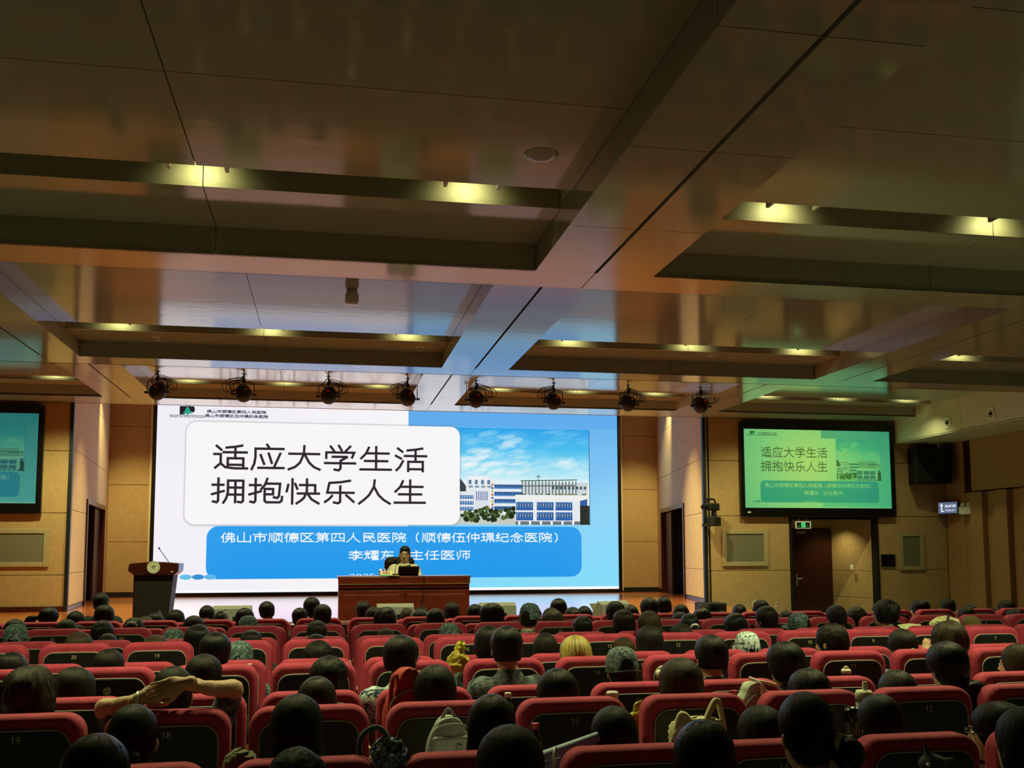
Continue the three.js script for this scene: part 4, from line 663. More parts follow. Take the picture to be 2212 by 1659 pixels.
function cap(x, y, z, a, b, ra, rb) {
  const bx = b[0] - a[0], by = b[1] - a[1], bz = b[2] - a[2], px = x - a[0], py = y - a[1], pz = z - a[2];
  const t = Math.max(0, Math.min(1, (px * bx + py * by + pz * bz) / (bx * bx + by * by + bz * bz)));
  return Math.hypot(px - t * bx, py - t * by, pz - t * bz) - (ra + (rb - ra) * t);
}
const HEAD_Y = 1.12, NECK = [0, 0.955, 0.02];      // the template sits with the top of its head at 1.24 m and looks towards -z
function headField(x, y, z, fine) {   // centred on the head
  let d = ell(x, y, z, [0, 0.03, 0.014], [0.074, 0.088, 0.094]);
  d = smin(d, ell(x, y, z, [0, -0.035, -0.022], [0.061, 0.082, 0.07]), 0.03);
  d = smin(d, ell(x, y, z, [0, -0.09, -0.045], [0.038, 0.026, 0.036]), 0.03);
  const ax = Math.abs(x);
  d = smin(d, cap(ax, y, z, [0.0, 0.012, -0.088], [0, -0.032, -0.108], 0.008, 0.0125), 0.012);
  d = smin(d, ell(ax, y, z, [0.012, -0.036, -0.098], [0.01, 0.008, 0.01]), 0.008);
  d = smin(d, cap(ax, y, z, [0.0, -0.064, -0.09], [0.018, -0.066, -0.082], 0.007, 0.004), 0.008);
  d = smin(d, cap(ax, y, z, [0.012, 0.018, -0.086], [0.045, 0.018, -0.068], 0.009, 0.008), 0.012);
  d = Math.max(d, -(ell(ax, y, z, [0.031, -0.002, -0.096], [0.019, 0.011, 0.017])));
  d = smin(d, ell(ax, y, z, [0.078 + (z - 0.01) * 0.35, -0.012, 0.012], [0.009, 0.032, 0.02]), 0.008);
  return smin(d, cap(x, y, z, [0, -0.06, 0.022], [0, -0.20, 0.03], 0.05, 0.056), 0.03);
}
function makeHead(cell) {
  const g = surfaceNets((x, y, z) => headField(x, y, z), [-0.11, -0.185, -0.14], [0.11, 0.14, 0.14], cell);
  return g;
}
// a hand in its own frame: wrist at the origin, fingers along -z, palm down, thumb towards +x
function handField(curl, spread) {
  const bones = [];
  [[0.030, 0.068, 0.0085], [0.010, 0.076, 0.009], [-0.011, 0.071, 0.0085], [-0.031, 0.056, 0.0075]].forEach(([x, len, r], k) => {
    let p = [x * 0.85, 0.004, -0.085 + Math.abs(x) * 0.18], ang = curl * 0.5, dirx = x * spread;
    [0.46, 0.31, 0.23].forEach((part_, j) => { const L = len * part_, q = [p[0] + dirx * L * 8, p[1] - Math.sin(ang) * L, p[2] - Math.cos(ang) * L]; bones.push([p, q, r * (1 - 0.1 * j), r * (0.92 - 0.1 * j)]); p = q; ang += curl; });
  });
  bones.push([[0.022, -0.004, -0.028], [0.050, -0.012, -0.058], 0.013, 0.011], [[0.050, -0.012, -0.058], [0.056, -0.02, -0.088], 0.0105, 0.009]);
  return (x, y, z) => {
    let d = smin(ell(x, y, z, [0, 0, -0.05], [0.042, 0.016, 0.052]), cap(x, y, z, [0, 0, 0.03], [0, 0, -0.02], 0.026, 0.025), 0.02);
    let f = 1; for (const b of bones) f = Math.min(f, cap(x, y, z, ...b));
    return smin(d, f, 0.012);
  };
}
const makeHand = (cell, curl, spread) => surfaceNets(handField(curl, spread), [-0.075, -0.09, -0.19], [0.085, 0.045, 0.06], cell);
const REST = {   // joints of somebody sitting, per side s
  shoulder: (s) => [s * 0.172, 0.905, 0.035], elbow: (s) => [s * 0.225, 0.655, -0.02], wrist: (s) => [s * 0.10, 0.60, -0.25], hand: (s) => [-s * 0.35, -0.12, -1],
};
function figure(o = {}) {   // one continuous skin: body, head and hands in one geometry, every vertex labelled
  const J = { ...REST, ...(o.joints ?? {}) }, bones = [], add = (label, a, b, ra, rb) => bones.push({ label, a, b, ra, rb });
  const w = o.width ?? 1;
  for (const s of [-1, 1]) {
    add('arm', J.shoulder(s), J.elbow(s), 0.055, 0.042); add('fore', J.elbow(s), J.wrist(s), 0.041, 0.027);
    add('leg', [s * 0.09, 0.53, -0.02], [s * 0.11, 0.52, -0.40], 0.085, 0.058); add('leg', [s * 0.11, 0.52, -0.40], [s * 0.115, 0.10, -0.36], 0.054, 0.036); add('foot', [s * 0.115, 0.055, -0.34], [s * 0.125, 0.04, -0.52], 0.042, 0.034);
    add('torso', [s * 0.06, 0.55, 0.0], [s * 0.085, 0.80, 0.04], 0.105, 0.10); add('torso', [s * 0.085, 0.80, 0.04], [s * 0.13, 0.905, 0.04], 0.095, 0.062);
  }
  add('torso', [0, 0.88, 0.035], [0, 0.95, 0.03], 0.085, 0.062); add('neck', [0, 0.93, 0.03], [0, 1.06, 0.025], 0.055, 0.052);
  const f = (x, y, z) => { let d = 1; for (const b of bones) d = smin(d, cap(x * (b.label === 'torso' ? 1 / w : 1), y, z, b.a, b.b, b.ra, b.rb), b.label === 'arm' || b.label === 'fore' ? 0.03 : 0.05); return d; };
  const body = surfaceNets(f, o.lo ?? [-0.36, -0.02, -0.62], o.hi ?? [0.36, 1.08, 0.20], o.cell ?? 0.03);
  const pos = [...body.pos], idx = [...body.idx], lab = [];
  for (let i = 0; i < pos.length; i += 3) {
    let best = 9, l = ''; for (const b of bones) { const d = cap(pos[i], pos[i + 1], pos[i + 2], b.a, b.b, b.ra, b.rb); if (d < best) { best = d; l = b.label; if (l === 'arm') { const t = Math.hypot(pos[i] - b.a[0], pos[i + 1] - b.a[1], pos[i + 2] - b.a[2]) / Math.hypot(b.b[0] - b.a[0], b.b[1] - b.a[1], b.b[2] - b.a[2]); l = t < (o.sleeve ?? 0.75) ? 'sleeve' : 'arm'; } } }
    if (l === 'neck' && pos[i + 1] < 0.965) l = 'torso';
    lab.push(l);
  }
  const append = (g, label, m) => { const base = lab.length, v = V(0, 0, 0); for (let i = 0; i < g.pos.length; i += 3) { v.set(g.pos[i], g.pos[i + 1], g.pos[i + 2]).applyMatrix4(m); pos.push(v.x, v.y, v.z); lab.push(label); } const flip = m.determinant() < 0; for (let i = 0; i < g.idx.length; i += 3) flip ? idx.push(base + g.idx[i], base + g.idx[i + 2], base + g.idx[i + 1]) : idx.push(base + g.idx[i], base + g.idx[i + 1], base + g.idx[i + 2]); };
  append(o.head ?? makeHead(o.headCell ?? 0.0125), 'head', new THREE.Matrix4().makeTranslation(0, HEAD_Y, 0));
  const hg = o.handMesh ?? makeHand(o.handCell ?? 0.0105, 0.35, 0.35);
  for (const s of [-1, 1]) {
    const z = V(...J.hand(s)).normalize().negate(), up = V(...(J.palmUp ? J.palmUp(s) : [0, 1, 0])), x = V(0, 0, 0).crossVectors(up, z).normalize(), y = V(0, 0, 0).crossVectors(z, x), wr = J.wrist(s);
    const m = new THREE.Matrix4().makeBasis(x, y, z).setPosition(...wr); if ((J.mirror ?? ((q) => q > 0))(s)) m.multiply(new THREE.Matrix4().makeScale(-1, 1, 1));
    append(hg, 'hand', m);
  }
  return { pos: Float32Array.from(pos), idx: Uint32Array.from(idx), lab };
}
function garment(t, labels, lift) {   // the skin's own triangles under a piece of clothing, moved outwards
  const g = new THREE.BufferGeometry(); g.setAttribute('position', new THREE.BufferAttribute(t.pos, 3)); g.setIndex(new THREE.BufferAttribute(t.idx, 1)); g.computeVertexNormals();
  const n = g.attributes.normal.array, keep = new Map(), pos = [], idx = [], wants = new Set(labels);
  for (let i = 0; i < t.idx.length; i += 3) { const v = [t.idx[i], t.idx[i + 1], t.idx[i + 2]]; if (!v.some((k) => wants.has(t.lab[k])) || v.some((k) => t.lab[k] === 'head' || t.lab[k] === 'hand')) continue; for (const k of v) { if (!keep.has(k)) { keep.set(k, pos.length / 3); const on = wants.has(t.lab[k]) ? lift : lift * 0.5; for (let c = 0; c < 3; c++) pos.push(t.pos[3 * k + c] + n[3 * k + c] * on); } idx.push(keep.get(k)); } }
  return { pos: Float32Array.from(pos), idx: Uint32Array.from(idx) };
}
const NECK_V = V(...NECK);
function bend(pos, p) {   // slouch, lean and turn of the head, smooth along the body
  const out = new Float32Array(pos.length), q = new THREE.Quaternion().setFromEuler(new THREE.Euler(-(p.pitch ?? 0), p.yaw ?? 0, p.roll ?? 0, 'YXZ')), v = V(0, 0, 0);
  for (let i = 0; i < pos.length; i += 3) {
    v.set(pos[i], pos[i + 1], pos[i + 2]);
    const h = sm(0.945, 1.0, v.y) * (Math.abs(v.x) < 0.13 ? 1 : 0);
    if (h > 0 && !p.noHead) { const r = v.clone().sub(NECK_V).applyQuaternion(q).add(NECK_V); v.lerp(r, h); }
    const w = sm(0.5, 0.92, pos[i + 1]);
    out[i] = v.x + (p.dx ?? 0) * w; out[i + 1] = v.y + (p.dy ?? 0) * w; out[i + 2] = v.z + (p.dz ?? 0) * w;
  }
  return out;
}
function toGeometry(pos, idx, uv) {
  const g = new THREE.BufferGeometry(); g.setAttribute('position', new THREE.BufferAttribute(pos, 3)); g.setIndex(new THREE.BufferAttribute(idx, 1)); g.computeVertexNormals();
  if (uv) { const a = new Float32Array(pos.length / 3 * 2); for (let i = 0; i < a.length / 2; i++) { const x = pos[3 * i], y = pos[3 * i + 1], z = pos[3 * i + 2]; a[2 * i] = Math.atan2(x, z) * 0.22; a[2 * i + 1] = y + 0.5 * z * sm(0.3, 0.2, y); } g.setAttribute('uv', new THREE.BufferAttribute(a, 2)); }
  return g;
}
// hair, in the head's own frame
const strandNoise = (x, y, z, f = 26) => { const a = Math.atan2(x, z + 1e-5); return vnoise(a * f / 2 + 50, y * 14 + 7) * 0.6 + vnoise(a * f + 9, y * 22) * 0.4 - 0.5; };
function hairField(style) {
  const wide = { long: 0.084, longwide: 0.112, bob: 0.087, round: 0.09, curly: 0.098, messy: 0.088, short: 0.0815, spiky: 0.083, shaved: 0.0772 }[style] ?? 0.0825;
  const up = { curly: 0.018, messy: 0.01, spiky: 0.01, round: 0.008, shaved: -0.004 }[style] ?? 0.003;
  const down = { short: -0.062, shaved: -0.055, messy: -0.075, spiky: -0.07, curly: -0.085, round: -0.095, bob: -0.125 }[style];
  const rough = { curly: 0.026, messy: 0.017, spiky: 0.02, short: 0.006, long: 0.006, longwide: 0.013, bob: 0.005, round: 0.006 }[style] ?? 0.004;
  return (x, y, z) => {
    let d = ell(x, y, z, [0, 0.035, 0.018], [wide, 0.093 + up, 0.1 + up * 0.6]);
    if (style === 'short' || style === 'shaved' || style === 'spiky' || style === 'messy' || style === 'curly' || style === 'round' || style === 'bob') {
      const taper = style === 'bob' || style === 'round' ? 1 : style === 'curly' ? 0.96 : 0.84;
      d = smin(d, ell(x, y, z, [0, -0.03, 0.03], [wide * taper, style === 'bob' ? 0.115 : 0.085, 0.082]), 0.03);
      d = Math.max(d, down - y);
      if (style !== 'bob' && style !== 'round' && style !== 'curly') d = Math.max(d, -(ell(Math.abs(x), y, z, [0.092, -0.02, -0.005], [0.022, 0.045, 0.038])));
    } else if (style === 'long' || style === 'longwide') {
      const s = style === 'longwide' ? 1.3 : 1;
      let q = ell(x, y, z, [0, -0.07, 0.035], [0.089 * s, 0.17, 0.078]); q = smin(q, ell(x, y, z, [0, -0.20, 0.07], [0.098 * s, 0.17, 0.045]), 0.05); d = smin(d, q, 0.04);
    } else {
      d = smin(d, ell(x, y, z, [0, -0.03, 0.035], [0.07, 0.075, 0.073]), 0.03); d = Math.max(d, -0.085 - y);
    }
    if (style === 'bun') d = smin(d, ell(x, y, z, [0, 0.045, 0.125], [0.043, 0.043, 0.036]), 0.012);
    if (style === 'bunlow') d = smin(d, ell(x, y, z, [0, -0.045, 0.122], [0.042, 0.038, 0.034]), 0.012);
    if (style === 'bunside') d = smin(d, ell(x, y, z, [0.085, -0.06, 0.095], [0.05, 0.052, 0.042]), 0.012);
    if (style === 'ponytail') { d = smin(d, cap(x, y, z, [0.02, 0.02, 0.11], [0.05, -0.03, 0.15], 0.022, 0.034), 0.01); d = smin(d, cap(x, y, z, [0.05, -0.03, 0.15], [0.07, -0.21, 0.13], 0.034, 0.012), 0.02); }
    if (style === 'ponylow') d = smin(d, ell(x, y, z, [0.04, -0.15, 0.115], [0.062, 0.085, 0.045]), 0.025);
    if (style === 'sidetail') { d = smin(d, cap(x, y, z, [-0.07, 0.02, 0.06], [-0.11, 0.01, 0.08], 0.018, 0.028), 0.01); d = smin(d, ell(x, y, z, [-0.15, -0.05, 0.07], [0.055, 0.085, 0.03]), 0.03); }
    // leave the face free
    d = Math.max(d, -ell(x, y, z, [0, -0.045, -0.105], [0.066, style === 'bob' || style === 'round' ? 0.098 : 0.108, 0.085]));
    return d + rough * strandNoise(x, y, z, style === 'curly' ? 13 : style === 'spiky' ? 34 : 24) * (style === 'curly' ? 1.0 : 1);
  };
}
const hairCache = new Map();
function hairGeo(style, cell) {
  const key = style + cell;
  if (!hairCache.has(key)) {
    const g = surfaceNets(hairField(style), [-0.24, -0.40, -0.13], [0.18, 0.17, 0.22], cell), uv = new Float32Array(g.pos.length / 3 * 2);
    for (let i = 0; i < uv.length / 2; i++) { const x = g.pos[3 * i], y = g.pos[3 * i + 1], z = g.pos[3 * i + 2]; uv[2 * i] = Math.atan2(x, z) / Math.PI * 2.5; uv[2 * i + 1] = Math.atan2(y - 0.03, Math.hypot(x, z)) * 0.5 + Math.min(0, y) * 1.2; }
    const b = new THREE.BufferGeometry(); b.setAttribute('position', new THREE.BufferAttribute(g.pos, 3)); b.setIndex(new THREE.BufferAttribute(g.idx, 1)); b.setAttribute('uv', new THREE.BufferAttribute(uv, 2)); b.computeVertexNormals();
    hairCache.set(key, b);
  }
  return hairCache.get(key);
}
const strands = dataTexture(512, 64, (x, y) => 0.45 + 0.55 * (0.6 * vnoise(x / 3, y / 40) + 0.4 * vnoise(x / 1.3 + 9, y / 20)) - 0.1);
const blondMap = dataTexture(512, 64, (x, y) => { const k = 0.5 * vnoise(x / 5, y / 50) + 0.5 * vnoise(x / 1.6, 3); return k > 0.44 ? [0.86 * k + 0.25, 0.80 * k + 0.2, 0.42 * k + 0.1] : [0.10, 0.09, 0.06]; }, true);
const hairMat = (r, g, b, rough = 0.4) => P0({ color: rgb(r, g, b), roughness: rough, bumpMap: strands, bumpScale: 0.005, specularIntensity: 0.45 });
const HAIR = { black: [hairMat(0.007, 0.0068, 0.0065, 0.4), hairMat(0.005, 0.0052, 0.006, 0.34), hairMat(0.009, 0.008, 0.007, 0.48)], brown: [hairMat(0.034, 0.022, 0.013, 0.48)], streak: [hairMat(0.04, 0.026, 0.015, 0.42)], olive: [hairMat(0.022, 0.022, 0.013, 0.34)], grey: [hairMat(0.045, 0.045, 0.04, 0.34)], ash: [hairMat(0.028, 0.03, 0.026, 0.32)], blond: [P0({ color: 0xffffff, map: blondMap, roughness: 0.45, bumpMap: strands, bumpScale: 0.003 })] };
// printed cloth
const pixelCloth = (n, colors, weights, cellX, seedN) => dataTexture(n, n, (x, y) => {
  const bx = Math.floor(x / cellX), by = Math.floor(y / cellX), m = n / cellX, f = (a, b) => { const u = bx / m, v = by / m; const g = (i, j) => fbm(i / 5 + a, j / 7 + b); return g(bx, by) * (1 - u) * (1 - v) + g(bx - m, by) * u * (1 - v) + g(bx, by - m) * (1 - u) * v + g(bx - m, by - m) * u * v; };
  const k = f(seedN, 3) + 0.16 * (hash2(bx + seedN, by) - 0.5), k2 = f(seedN + 40, 17) + 0.16 * (hash2(bx, by + seedN) - 0.5);
  const c = k > weights[0] ? colors[0] : k2 > weights[1] ? colors[1] : k < weights[2] ? colors[2] : colors[3];
  const t = 0.92 + 0.12 * hash2(x, y); return c.map((v) => v * t);
}, true);
const camo = {
  camo: pixelCloth(256, [[0.40, 0.50, 0.52], [0.13, 0.19, 0.24], [0.28, 0.34, 0.30], [0.20, 0.28, 0.33]], [0.54, 0.53, 0.44], 4, 1),
  camogrey: pixelCloth(256, [[0.42, 0.47, 0.47], [0.14, 0.18, 0.22], [0.22, 0.27, 0.28], [0.30, 0.35, 0.36]], [0.54, 0.53, 0.44], 4, 5),
  camowhite: pixelCloth(256, [[0.80, 0.86, 0.88], [0.16, 0.24, 0.36], [0.44, 0.46, 0.30], [0.62, 0.72, 0.78]], [0.50, 0.53, 0.42], 4, 9),
  camoblue: pixelCloth(256, [[0.70, 0.80, 0.90], [0.10, 0.18, 0.42], [0.60, 0.55, 0.16], [0.16, 0.26, 0.50]], [0.54, 0.53, 0.43], 4, 13),
};
for (const t of Object.values(camo)) t.repeat.set(2.2, 2.2);
const clothMat = Object.fromEntries(Object.entries(camo).map(([k, t]) => [k, M({ map: t, roughness: 0.9, bumpMap: weave, bumpScale: 0.0005 })]));
const plainCloth = (r, g, b) => M({ color: rgb(r, g, b), roughness: 0.92, bumpMap: weave, bumpScale: 0.0005 });
Object.assign(clothMat, { dark: plainCloth(0.022, 0.024, 0.028), black: plainCloth(0.012, 0.012, 0.013), white: plainCloth(0.62, 0.64, 0.64), tan: plainCloth(0.22, 0.19, 0.12), olive: plainCloth(0.11, 0.09, 0.03), red: plainCloth(0.35, 0.03, 0.03) });
const trouserMat = plainCloth(0.03, 0.033, 0.042), shoeMat = plainCloth(0.02, 0.02, 0.02);
const tieMat = { beige: plainCloth(0.55, 0.44, 0.34), cream: plainCloth(0.68, 0.62, 0.44), white: plainCloth(0.75, 0.75, 0.72), dark: plainCloth(0.03, 0.03, 0.035) };
const scrunchie = (R, r, at, rx, rz = 0) => { const g = new THREE.TorusGeometry(R, r, 10, 30), p = g.attributes.position; for (let i = 0; i < p.count; i++) { const a = Math.atan2(p.getY(i), p.getX(i)), k = 1 + 0.09 * Math.sin(a * 9) + 0.05 * Math.sin(a * 15 + 1); p.setXYZ(i, p.getX(i) * k, p.getY(i) * k, p.getZ(i) * (1 + 0.3 * Math.sin(a * 7))); } g.computeVertexNormals(); return g.rotateX(rx).rotateZ(rz).translate(...at); };
function capGeo(back) {   // dome, band, brim (towards -z), opening with strap when worn backwards
  const dome = lathe([[0.0, 0.108], [0.035, 0.105], [0.068, 0.088], [0.088, 0.05], [0.094, 0.0], [0.093, -0.035], [0.088, -0.035], [0.084, 0.04], [0.0, 0.098]], 36); dome.scale(1, 1, 1.12);
  const brim = new THREE.Shape(); brim.absellipse(0, 0, 0.085, 0.1, Math.PI, 2 * Math.PI, false, 0); const b = extrude(brim, 0.004, 0.001, 0, 0, 0, 20).rotateX(Math.PI / 2).scale(1, 1, 1).rotateX(0.15);
  b.rotateY(0); b.applyMatrix4(new THREE.Matrix4().makeRotationY(0)); b.translate(0, -0.03, -0.07);
  const parts = [dome, b];
  return back ? parts.map((g) => g.rotateY(Math.PI)) : parts;
}
const capPieces = { f: capGeo(false), b: capGeo(true) };
const glassesGeo = merge([...[-1, 1].flatMap((s) => [new THREE.TorusGeometry(0.024, 0.0018, 6, 24).scale(1.05, 0.8, 1).translate(s * 0.031, 0.0, -0.108), tube([[s * 0.056, 0.003, -0.106], [s * 0.072, 0.004, -0.06], [s * 0.083, 0.0, 0.0], [s * 0.083, -0.016, 0.016]], 0.0028, 20, 5)]), tube([[-0.008, 0.003, -0.112], [0, 0.006, -0.114], [0.008, 0.003, -0.112]], 0.0025, 8, 5)]);
const eyeGeo = merge([-1, 1].map((s) => sph(0.0105, s * 0.031, -0.003, -0.0795, 14).scale(1, 0.8, 1))), irisGeo = merge([-1, 1].map((s) => sph(0.0055, s * 0.031, -0.002, -0.0862, 12).scale(1, 0.85, 1))), browGeo = merge([-1, 1].map((s) => tube([[s * 0.014, 0.019, -0.096], [s * 0.031, 0.024, -0.09], [s * 0.05, 0.019, -0.076]], 0.0032, 10, 5))), lipGeo = merge([tube([[-0.02, -0.066, -0.088], [-0.008, -0.0645, -0.097], [0, -0.066, -0.0985], [0.008, -0.0645, -0.097], [0.02, -0.066, -0.088]], 0.0036, 16, 6), tube([[-0.017, -0.069, -0.089], [0, -0.0735, -0.097], [0.017, -0.069, -0.089]], 0.0042, 14, 6)]);
const eyeMat = M({ color: rgb(0.7, 0.7, 0.68), roughness: 0.25 }), irisMat = M({ color: 0x120a06, roughness: 0.15 }), lipMat = M({ color: rgb(0.36, 0.13, 0.11), roughness: 0.5 });

const seated = figure();
const behind = figure({ lo: [-0.42, -0.02, -0.62], hi: [0.42, 1.30, 0.34], cell: 0.02, sleeve: 0.9, headCell: 0.009, handMesh: makeHand(0.0045, 0.2, 0.45), joints: { shoulder: (s) => [s * 0.172, 0.93, 0.04], elbow: (s) => [s * 0.262, s > 0 ? 1.15 : 1.085, 0.09], wrist: (s) => s > 0 ? [0.075, 1.19, 0.235] : [-0.10, 1.135, 0.20], hand: (s) => s > 0 ? [-1, -0.22, 0.0] : [1, 0.30, 0.02], palmUp: () => [0, 0.15, 1], mirror: (s) => s > 0 } });
const raised = figure({ lo: [-0.42, -0.02, -0.62], cell: 0.026, handMesh: makeHand(0.006, 0.5, 0.3), joints: { elbow: (s) => s < 0 ? [-0.285, 0.83, 0.0] : [0.225, 0.655, -0.02], wrist: (s) => s < 0 ? [-0.165, 1.03, -0.05] : [0.10, 0.60, -0.25], hand: (s) => s < 0 ? [0.35, 0.9, -0.25] : [-0.35, -0.12, -1] } });
const wear = (t) => ({ shirt: garment(t, ['torso', 'sleeve'], 0.011), trousers: garment(t, ['leg'], 0.012), shoes: garment(t, ['foot'], 0.008) });
const WORN = new Map([[seated, wear(seated)], [behind, wear(behind)], [raised, wear(raised)]]);
const hairTone = { brown: 'dark brown', streak: 'streaked', blond: 'blond' };
let hairPick = 0; const taken = new Set();
function P(k, x, top, w, style, shirt, o, desc) {
  const t = o.arms === 'behind' ? behind : o.arms === 'raised' ? raised : seated, worn = WORN.get(t), want = 15 - (x / 0.906 - 1.22) / 0.64, row = Math.round(k);
  const n = [0, 1, -1, 2, -2].map((d) => Math.round(want) + d).sort((a, b) => Math.abs(a - want) - Math.abs(b - want)).find((q) => !taken.has(row + ':' + q)) ?? Math.round(want); taken.add(row + ':' + n);
  const z = rowZ(k) - 0.29, lean = Math.max(-0.3, Math.min(0.3, x - seatX(n))), bx = x - lean;
  const place = k < 0 ? `, in the nearest row` : `, in the ${rowName(Math.min(10, row))}`;
  const g = thing('person', 'person with ' + desc + place, 'person', [bx, 0, z], 0, 'audience in the red seats');
  const pitch = o.pitch ?? 0.04, p = { dx: lean, dy: top - 1.243 - (o.arms ? 0 : 0) + pitch * 0.02, dz: 0.02, pitch, yaw: o.yaw ?? 0, roll: -lean * 0.5 };
  part('body', toGeometry(bend(t.pos, p), t.idx), mat.skin, g);
  part('shirt', toGeometry(bend(worn.shirt.pos, { ...p, noHead: true }), worn.shirt.idx, true), clothMat[shirt] ?? clothMat.dark, g);
  part('trousers', toGeometry(worn.trousers.pos, worn.trousers.idx), trouserMat, g);
  const near = k <= 1, hs = style.startsWith('cap') ? 'short' : style === 'headband' ? 'bob' : style;
  const head = new THREE.Object3D(); head.rotation.set(-pitch, p.yaw, p.roll, 'YXZ');
  const off = V(0, HEAD_Y, 0).sub(NECK_V).applyEuler(head.rotation).add(NECK_V).add(V(lean, p.dy, p.dz));
  const on = (m, s = 1) => { m.position.copy(off); m.rotation.copy(head.rotation); m.scale.set(s, 1, s); return m; };
  const natural = { long: 0.175, longwide: 0.225, bob: 0.172, round: 0.178, curly: 0.196, messy: 0.176, short: 0.162 }[hs] ?? 0.165;
  const s = Math.min(1.16, Math.max(1.0, w / natural)), hm = HAIR[o.hair ?? 'black'], hp = hm[hairPick++ % hm.length];
  if (style === 'cappy') return;
  const hair = on(part('hair', hairGeo(hs, near ? 0.0075 : 0.0105), hp, g), style.startsWith('cap') ? 1 : s);
  if (style.startsWith('cap')) { const pc = capPieces[style === 'capback' ? 'b' : 'f'], cm = o.plain ? clothMat.olive : clothMat[shirt.startsWith('camo') ? shirt : 'camo']; const c = on(part('cap', pc[0].clone().translate(0, 0.035, 0.012), cm, g), 1.0); c.rotation.x += style === 'cap' ? 0.1 : 0; const b = part('brim', pc[1].clone().translate(0, 0.035, 0.012), cm, c); if (style === 'capback') part('strap', box(0.07, 0.012, 0.006, 0, 0.012, 0.123), cm, c), part('opening', cyl(0.03, 0.03, 0.004, 0, 0, 0, 20).rotateX(Math.PI / 2 - 0.2).translate(0, 0.05, 0.116), HAIR.black[0], c); }
  if (o.tie) { const at = { bun: [[0, 0.045, 0.118], 0.036], bunlow: [[0, -0.045, 0.117], 0.035], bunside: [[0.07, -0.05, 0.085], 0.042], ponytail: [[0.032, 0.002, 0.128], 0.026] }[style] ?? [[0, -0.04, 0.11], 0.03]; on(part('hair_tie', scrunchie(at[1], o.tie === 'dark' ? 0.006 : 0.011, at[0], style === 'ponytail' ? 0.7 : 0.1, 0), tieMat[o.tie], g), s); }
  if (style === 'bunside') on(part('scarf_tail', tube([[0.05, -0.01, 0.10], [0.055, -0.05, 0.12], [0.07, -0.09, 0.125], [0.085, -0.12, 0.12], [0.075, -0.14, 0.118]], 0.014, 24, 7).scale(1, 1, 0.9), tieMat.cream, g), s);
  if (style === 'headband') on(part('hairband', new THREE.TorusGeometry(0.094, 0.0035, 8, 40, Math.PI).rotateX(-0.35).translate(0, 0.035, 0.0), tieMat.white, g), s);
  if (o.glasses) on(part('glasses', glassesGeo, mat.frameBlack, g));
  if (o.yaw) { on(part('eyes', eyeGeo, eyeMat, g)); on(part('irises', irisGeo, irisMat, g)); on(part('eyebrows', browGeo, HAIR.black[0], g)); on(part('lips', lipGeo, lipMat, g)); }
  if (o.necklace) on(part('neck_cord', new THREE.TorusGeometry(0.085, 0.003, 6, 36).rotateX(Math.PI / 2 + 0.3).translate(0, -0.13, 0.03), mat.whitePlastic, g));
  if (o.arms === 'behind') part('bracelet', new THREE.TorusGeometry(0.034, 0.007, 8, 24).rotateY(Math.PI / 2).translate(-0.115 + lean, 1.13 + p.dy, 0.195 + p.dz), M({ color: rgb(0.5, 0.48, 0.4), roughness: 0.3, metalness: 0.5 }), g);
  if (o.arms === 'raised') part('watch', new THREE.TorusGeometry(0.036, 0.011, 8, 24).scale(1, 1, 1.4).rotateX(Math.PI / 2 - 0.5).translate(-0.27 + lean, 0.86 + p.dy, -0.005 + p.dz), mat.frameBlack, g);
}
// the audience: row from the camera, x, top of the head, width of the hair (metres), hair, shirt
P(10, -2.55, 1.19, 0.18, 'short', 'black', {}, 'short black hair and black T-shirt');
P(9, -2.92, 1.07, 0.19, 'sidetail', 'dark', {yaw:-.3}, 'black hair gathered in a loose side tail');
P(9.5, -2.76, 1.00, 0.19, 'round', 'dark', {}, 'rounded short black hair');
P(9, -2.35, 1.09, 0.21, 'bob', 'camo', {}, 'smooth black hair and a tiny silver clip');
P(10, -2.37, 0.90, 0.15, 'short', 'dark', {pitch:.3}, 'dark grey hair bent low');
P(8, -1.88, 1.00, 0.20, 'bun', 'camo', {tie:'beige'}, 'hair pinned up in a beige scrunchie');
P(8, -3.00, 1.00, 0.21, 'bob', 'dark', {}, 'full brownish black hair');
P(6, -2.50, 1.05, 0.19, 'cap', 'camo', {}, 'camouflage field cap and short hair');
P(8, -2.52, 0.99, 0.19, 'bob', 'camo', {pitch:.25}, 'glossy dark hair with head lowered');
P(8.5, -2.51, 0.91, 0.22, 'messy', 'dark', {}, 'brownish tousled hair');
P(6.5, -1.91, 1.05, 0.19, 'round', 'camo', {}, 'thick rounded black hair');
P(7, -2.61, 0.92, 0.19, 'bob', 'camo', {pitch:.2}, 'dark hair and a pale mask strap');
P(5, -1.82, 1.05, 0.25, 'long', 'camo', {hair:'brown'}, 'long dark brown hair falling over the back');
P(6, -1.80, 0.97, 0.17, 'short', 'camo', {pitch:.3}, 'black hair and a camouflage collar');
P(3, -1.26, 1.07, 0.18, 'bunlow', 'camo', {tie:'dark'}, 'black hair tied low with a dark clasp');
P(3, -1.81, 1.06, 0.18, 'bob', 'camo', {pitch:.2}, 'glossy black hair combed forward');
P(1, -1.24, 1.14, 0.22, 'curly', 'dark', {hair:'brown'}, 'wavy tousled dark brown hair');
P(2, -1.26, 1.05, 0.21, 'round', 'dark', {pitch:.2}, 'thick black hair around the crown');
P(10.3, -1.97, 0.94, 0.20, 'short', 'dark', {pitch:.2}, 'short charcoal hair bent down');
P(9, -1.90, 0.96, 0.20, 'bob', 'dark', {hair:'brown'}, 'loose dark brown hair');
P(10.2, -1.72, 0.97, 0.21, 'round', 'dark', {}, 'smooth black hair with a middle parting');
P(10, -1.34, 1.03, 0.18, 'short', 'dark', {}, 'flat-topped short black hair');
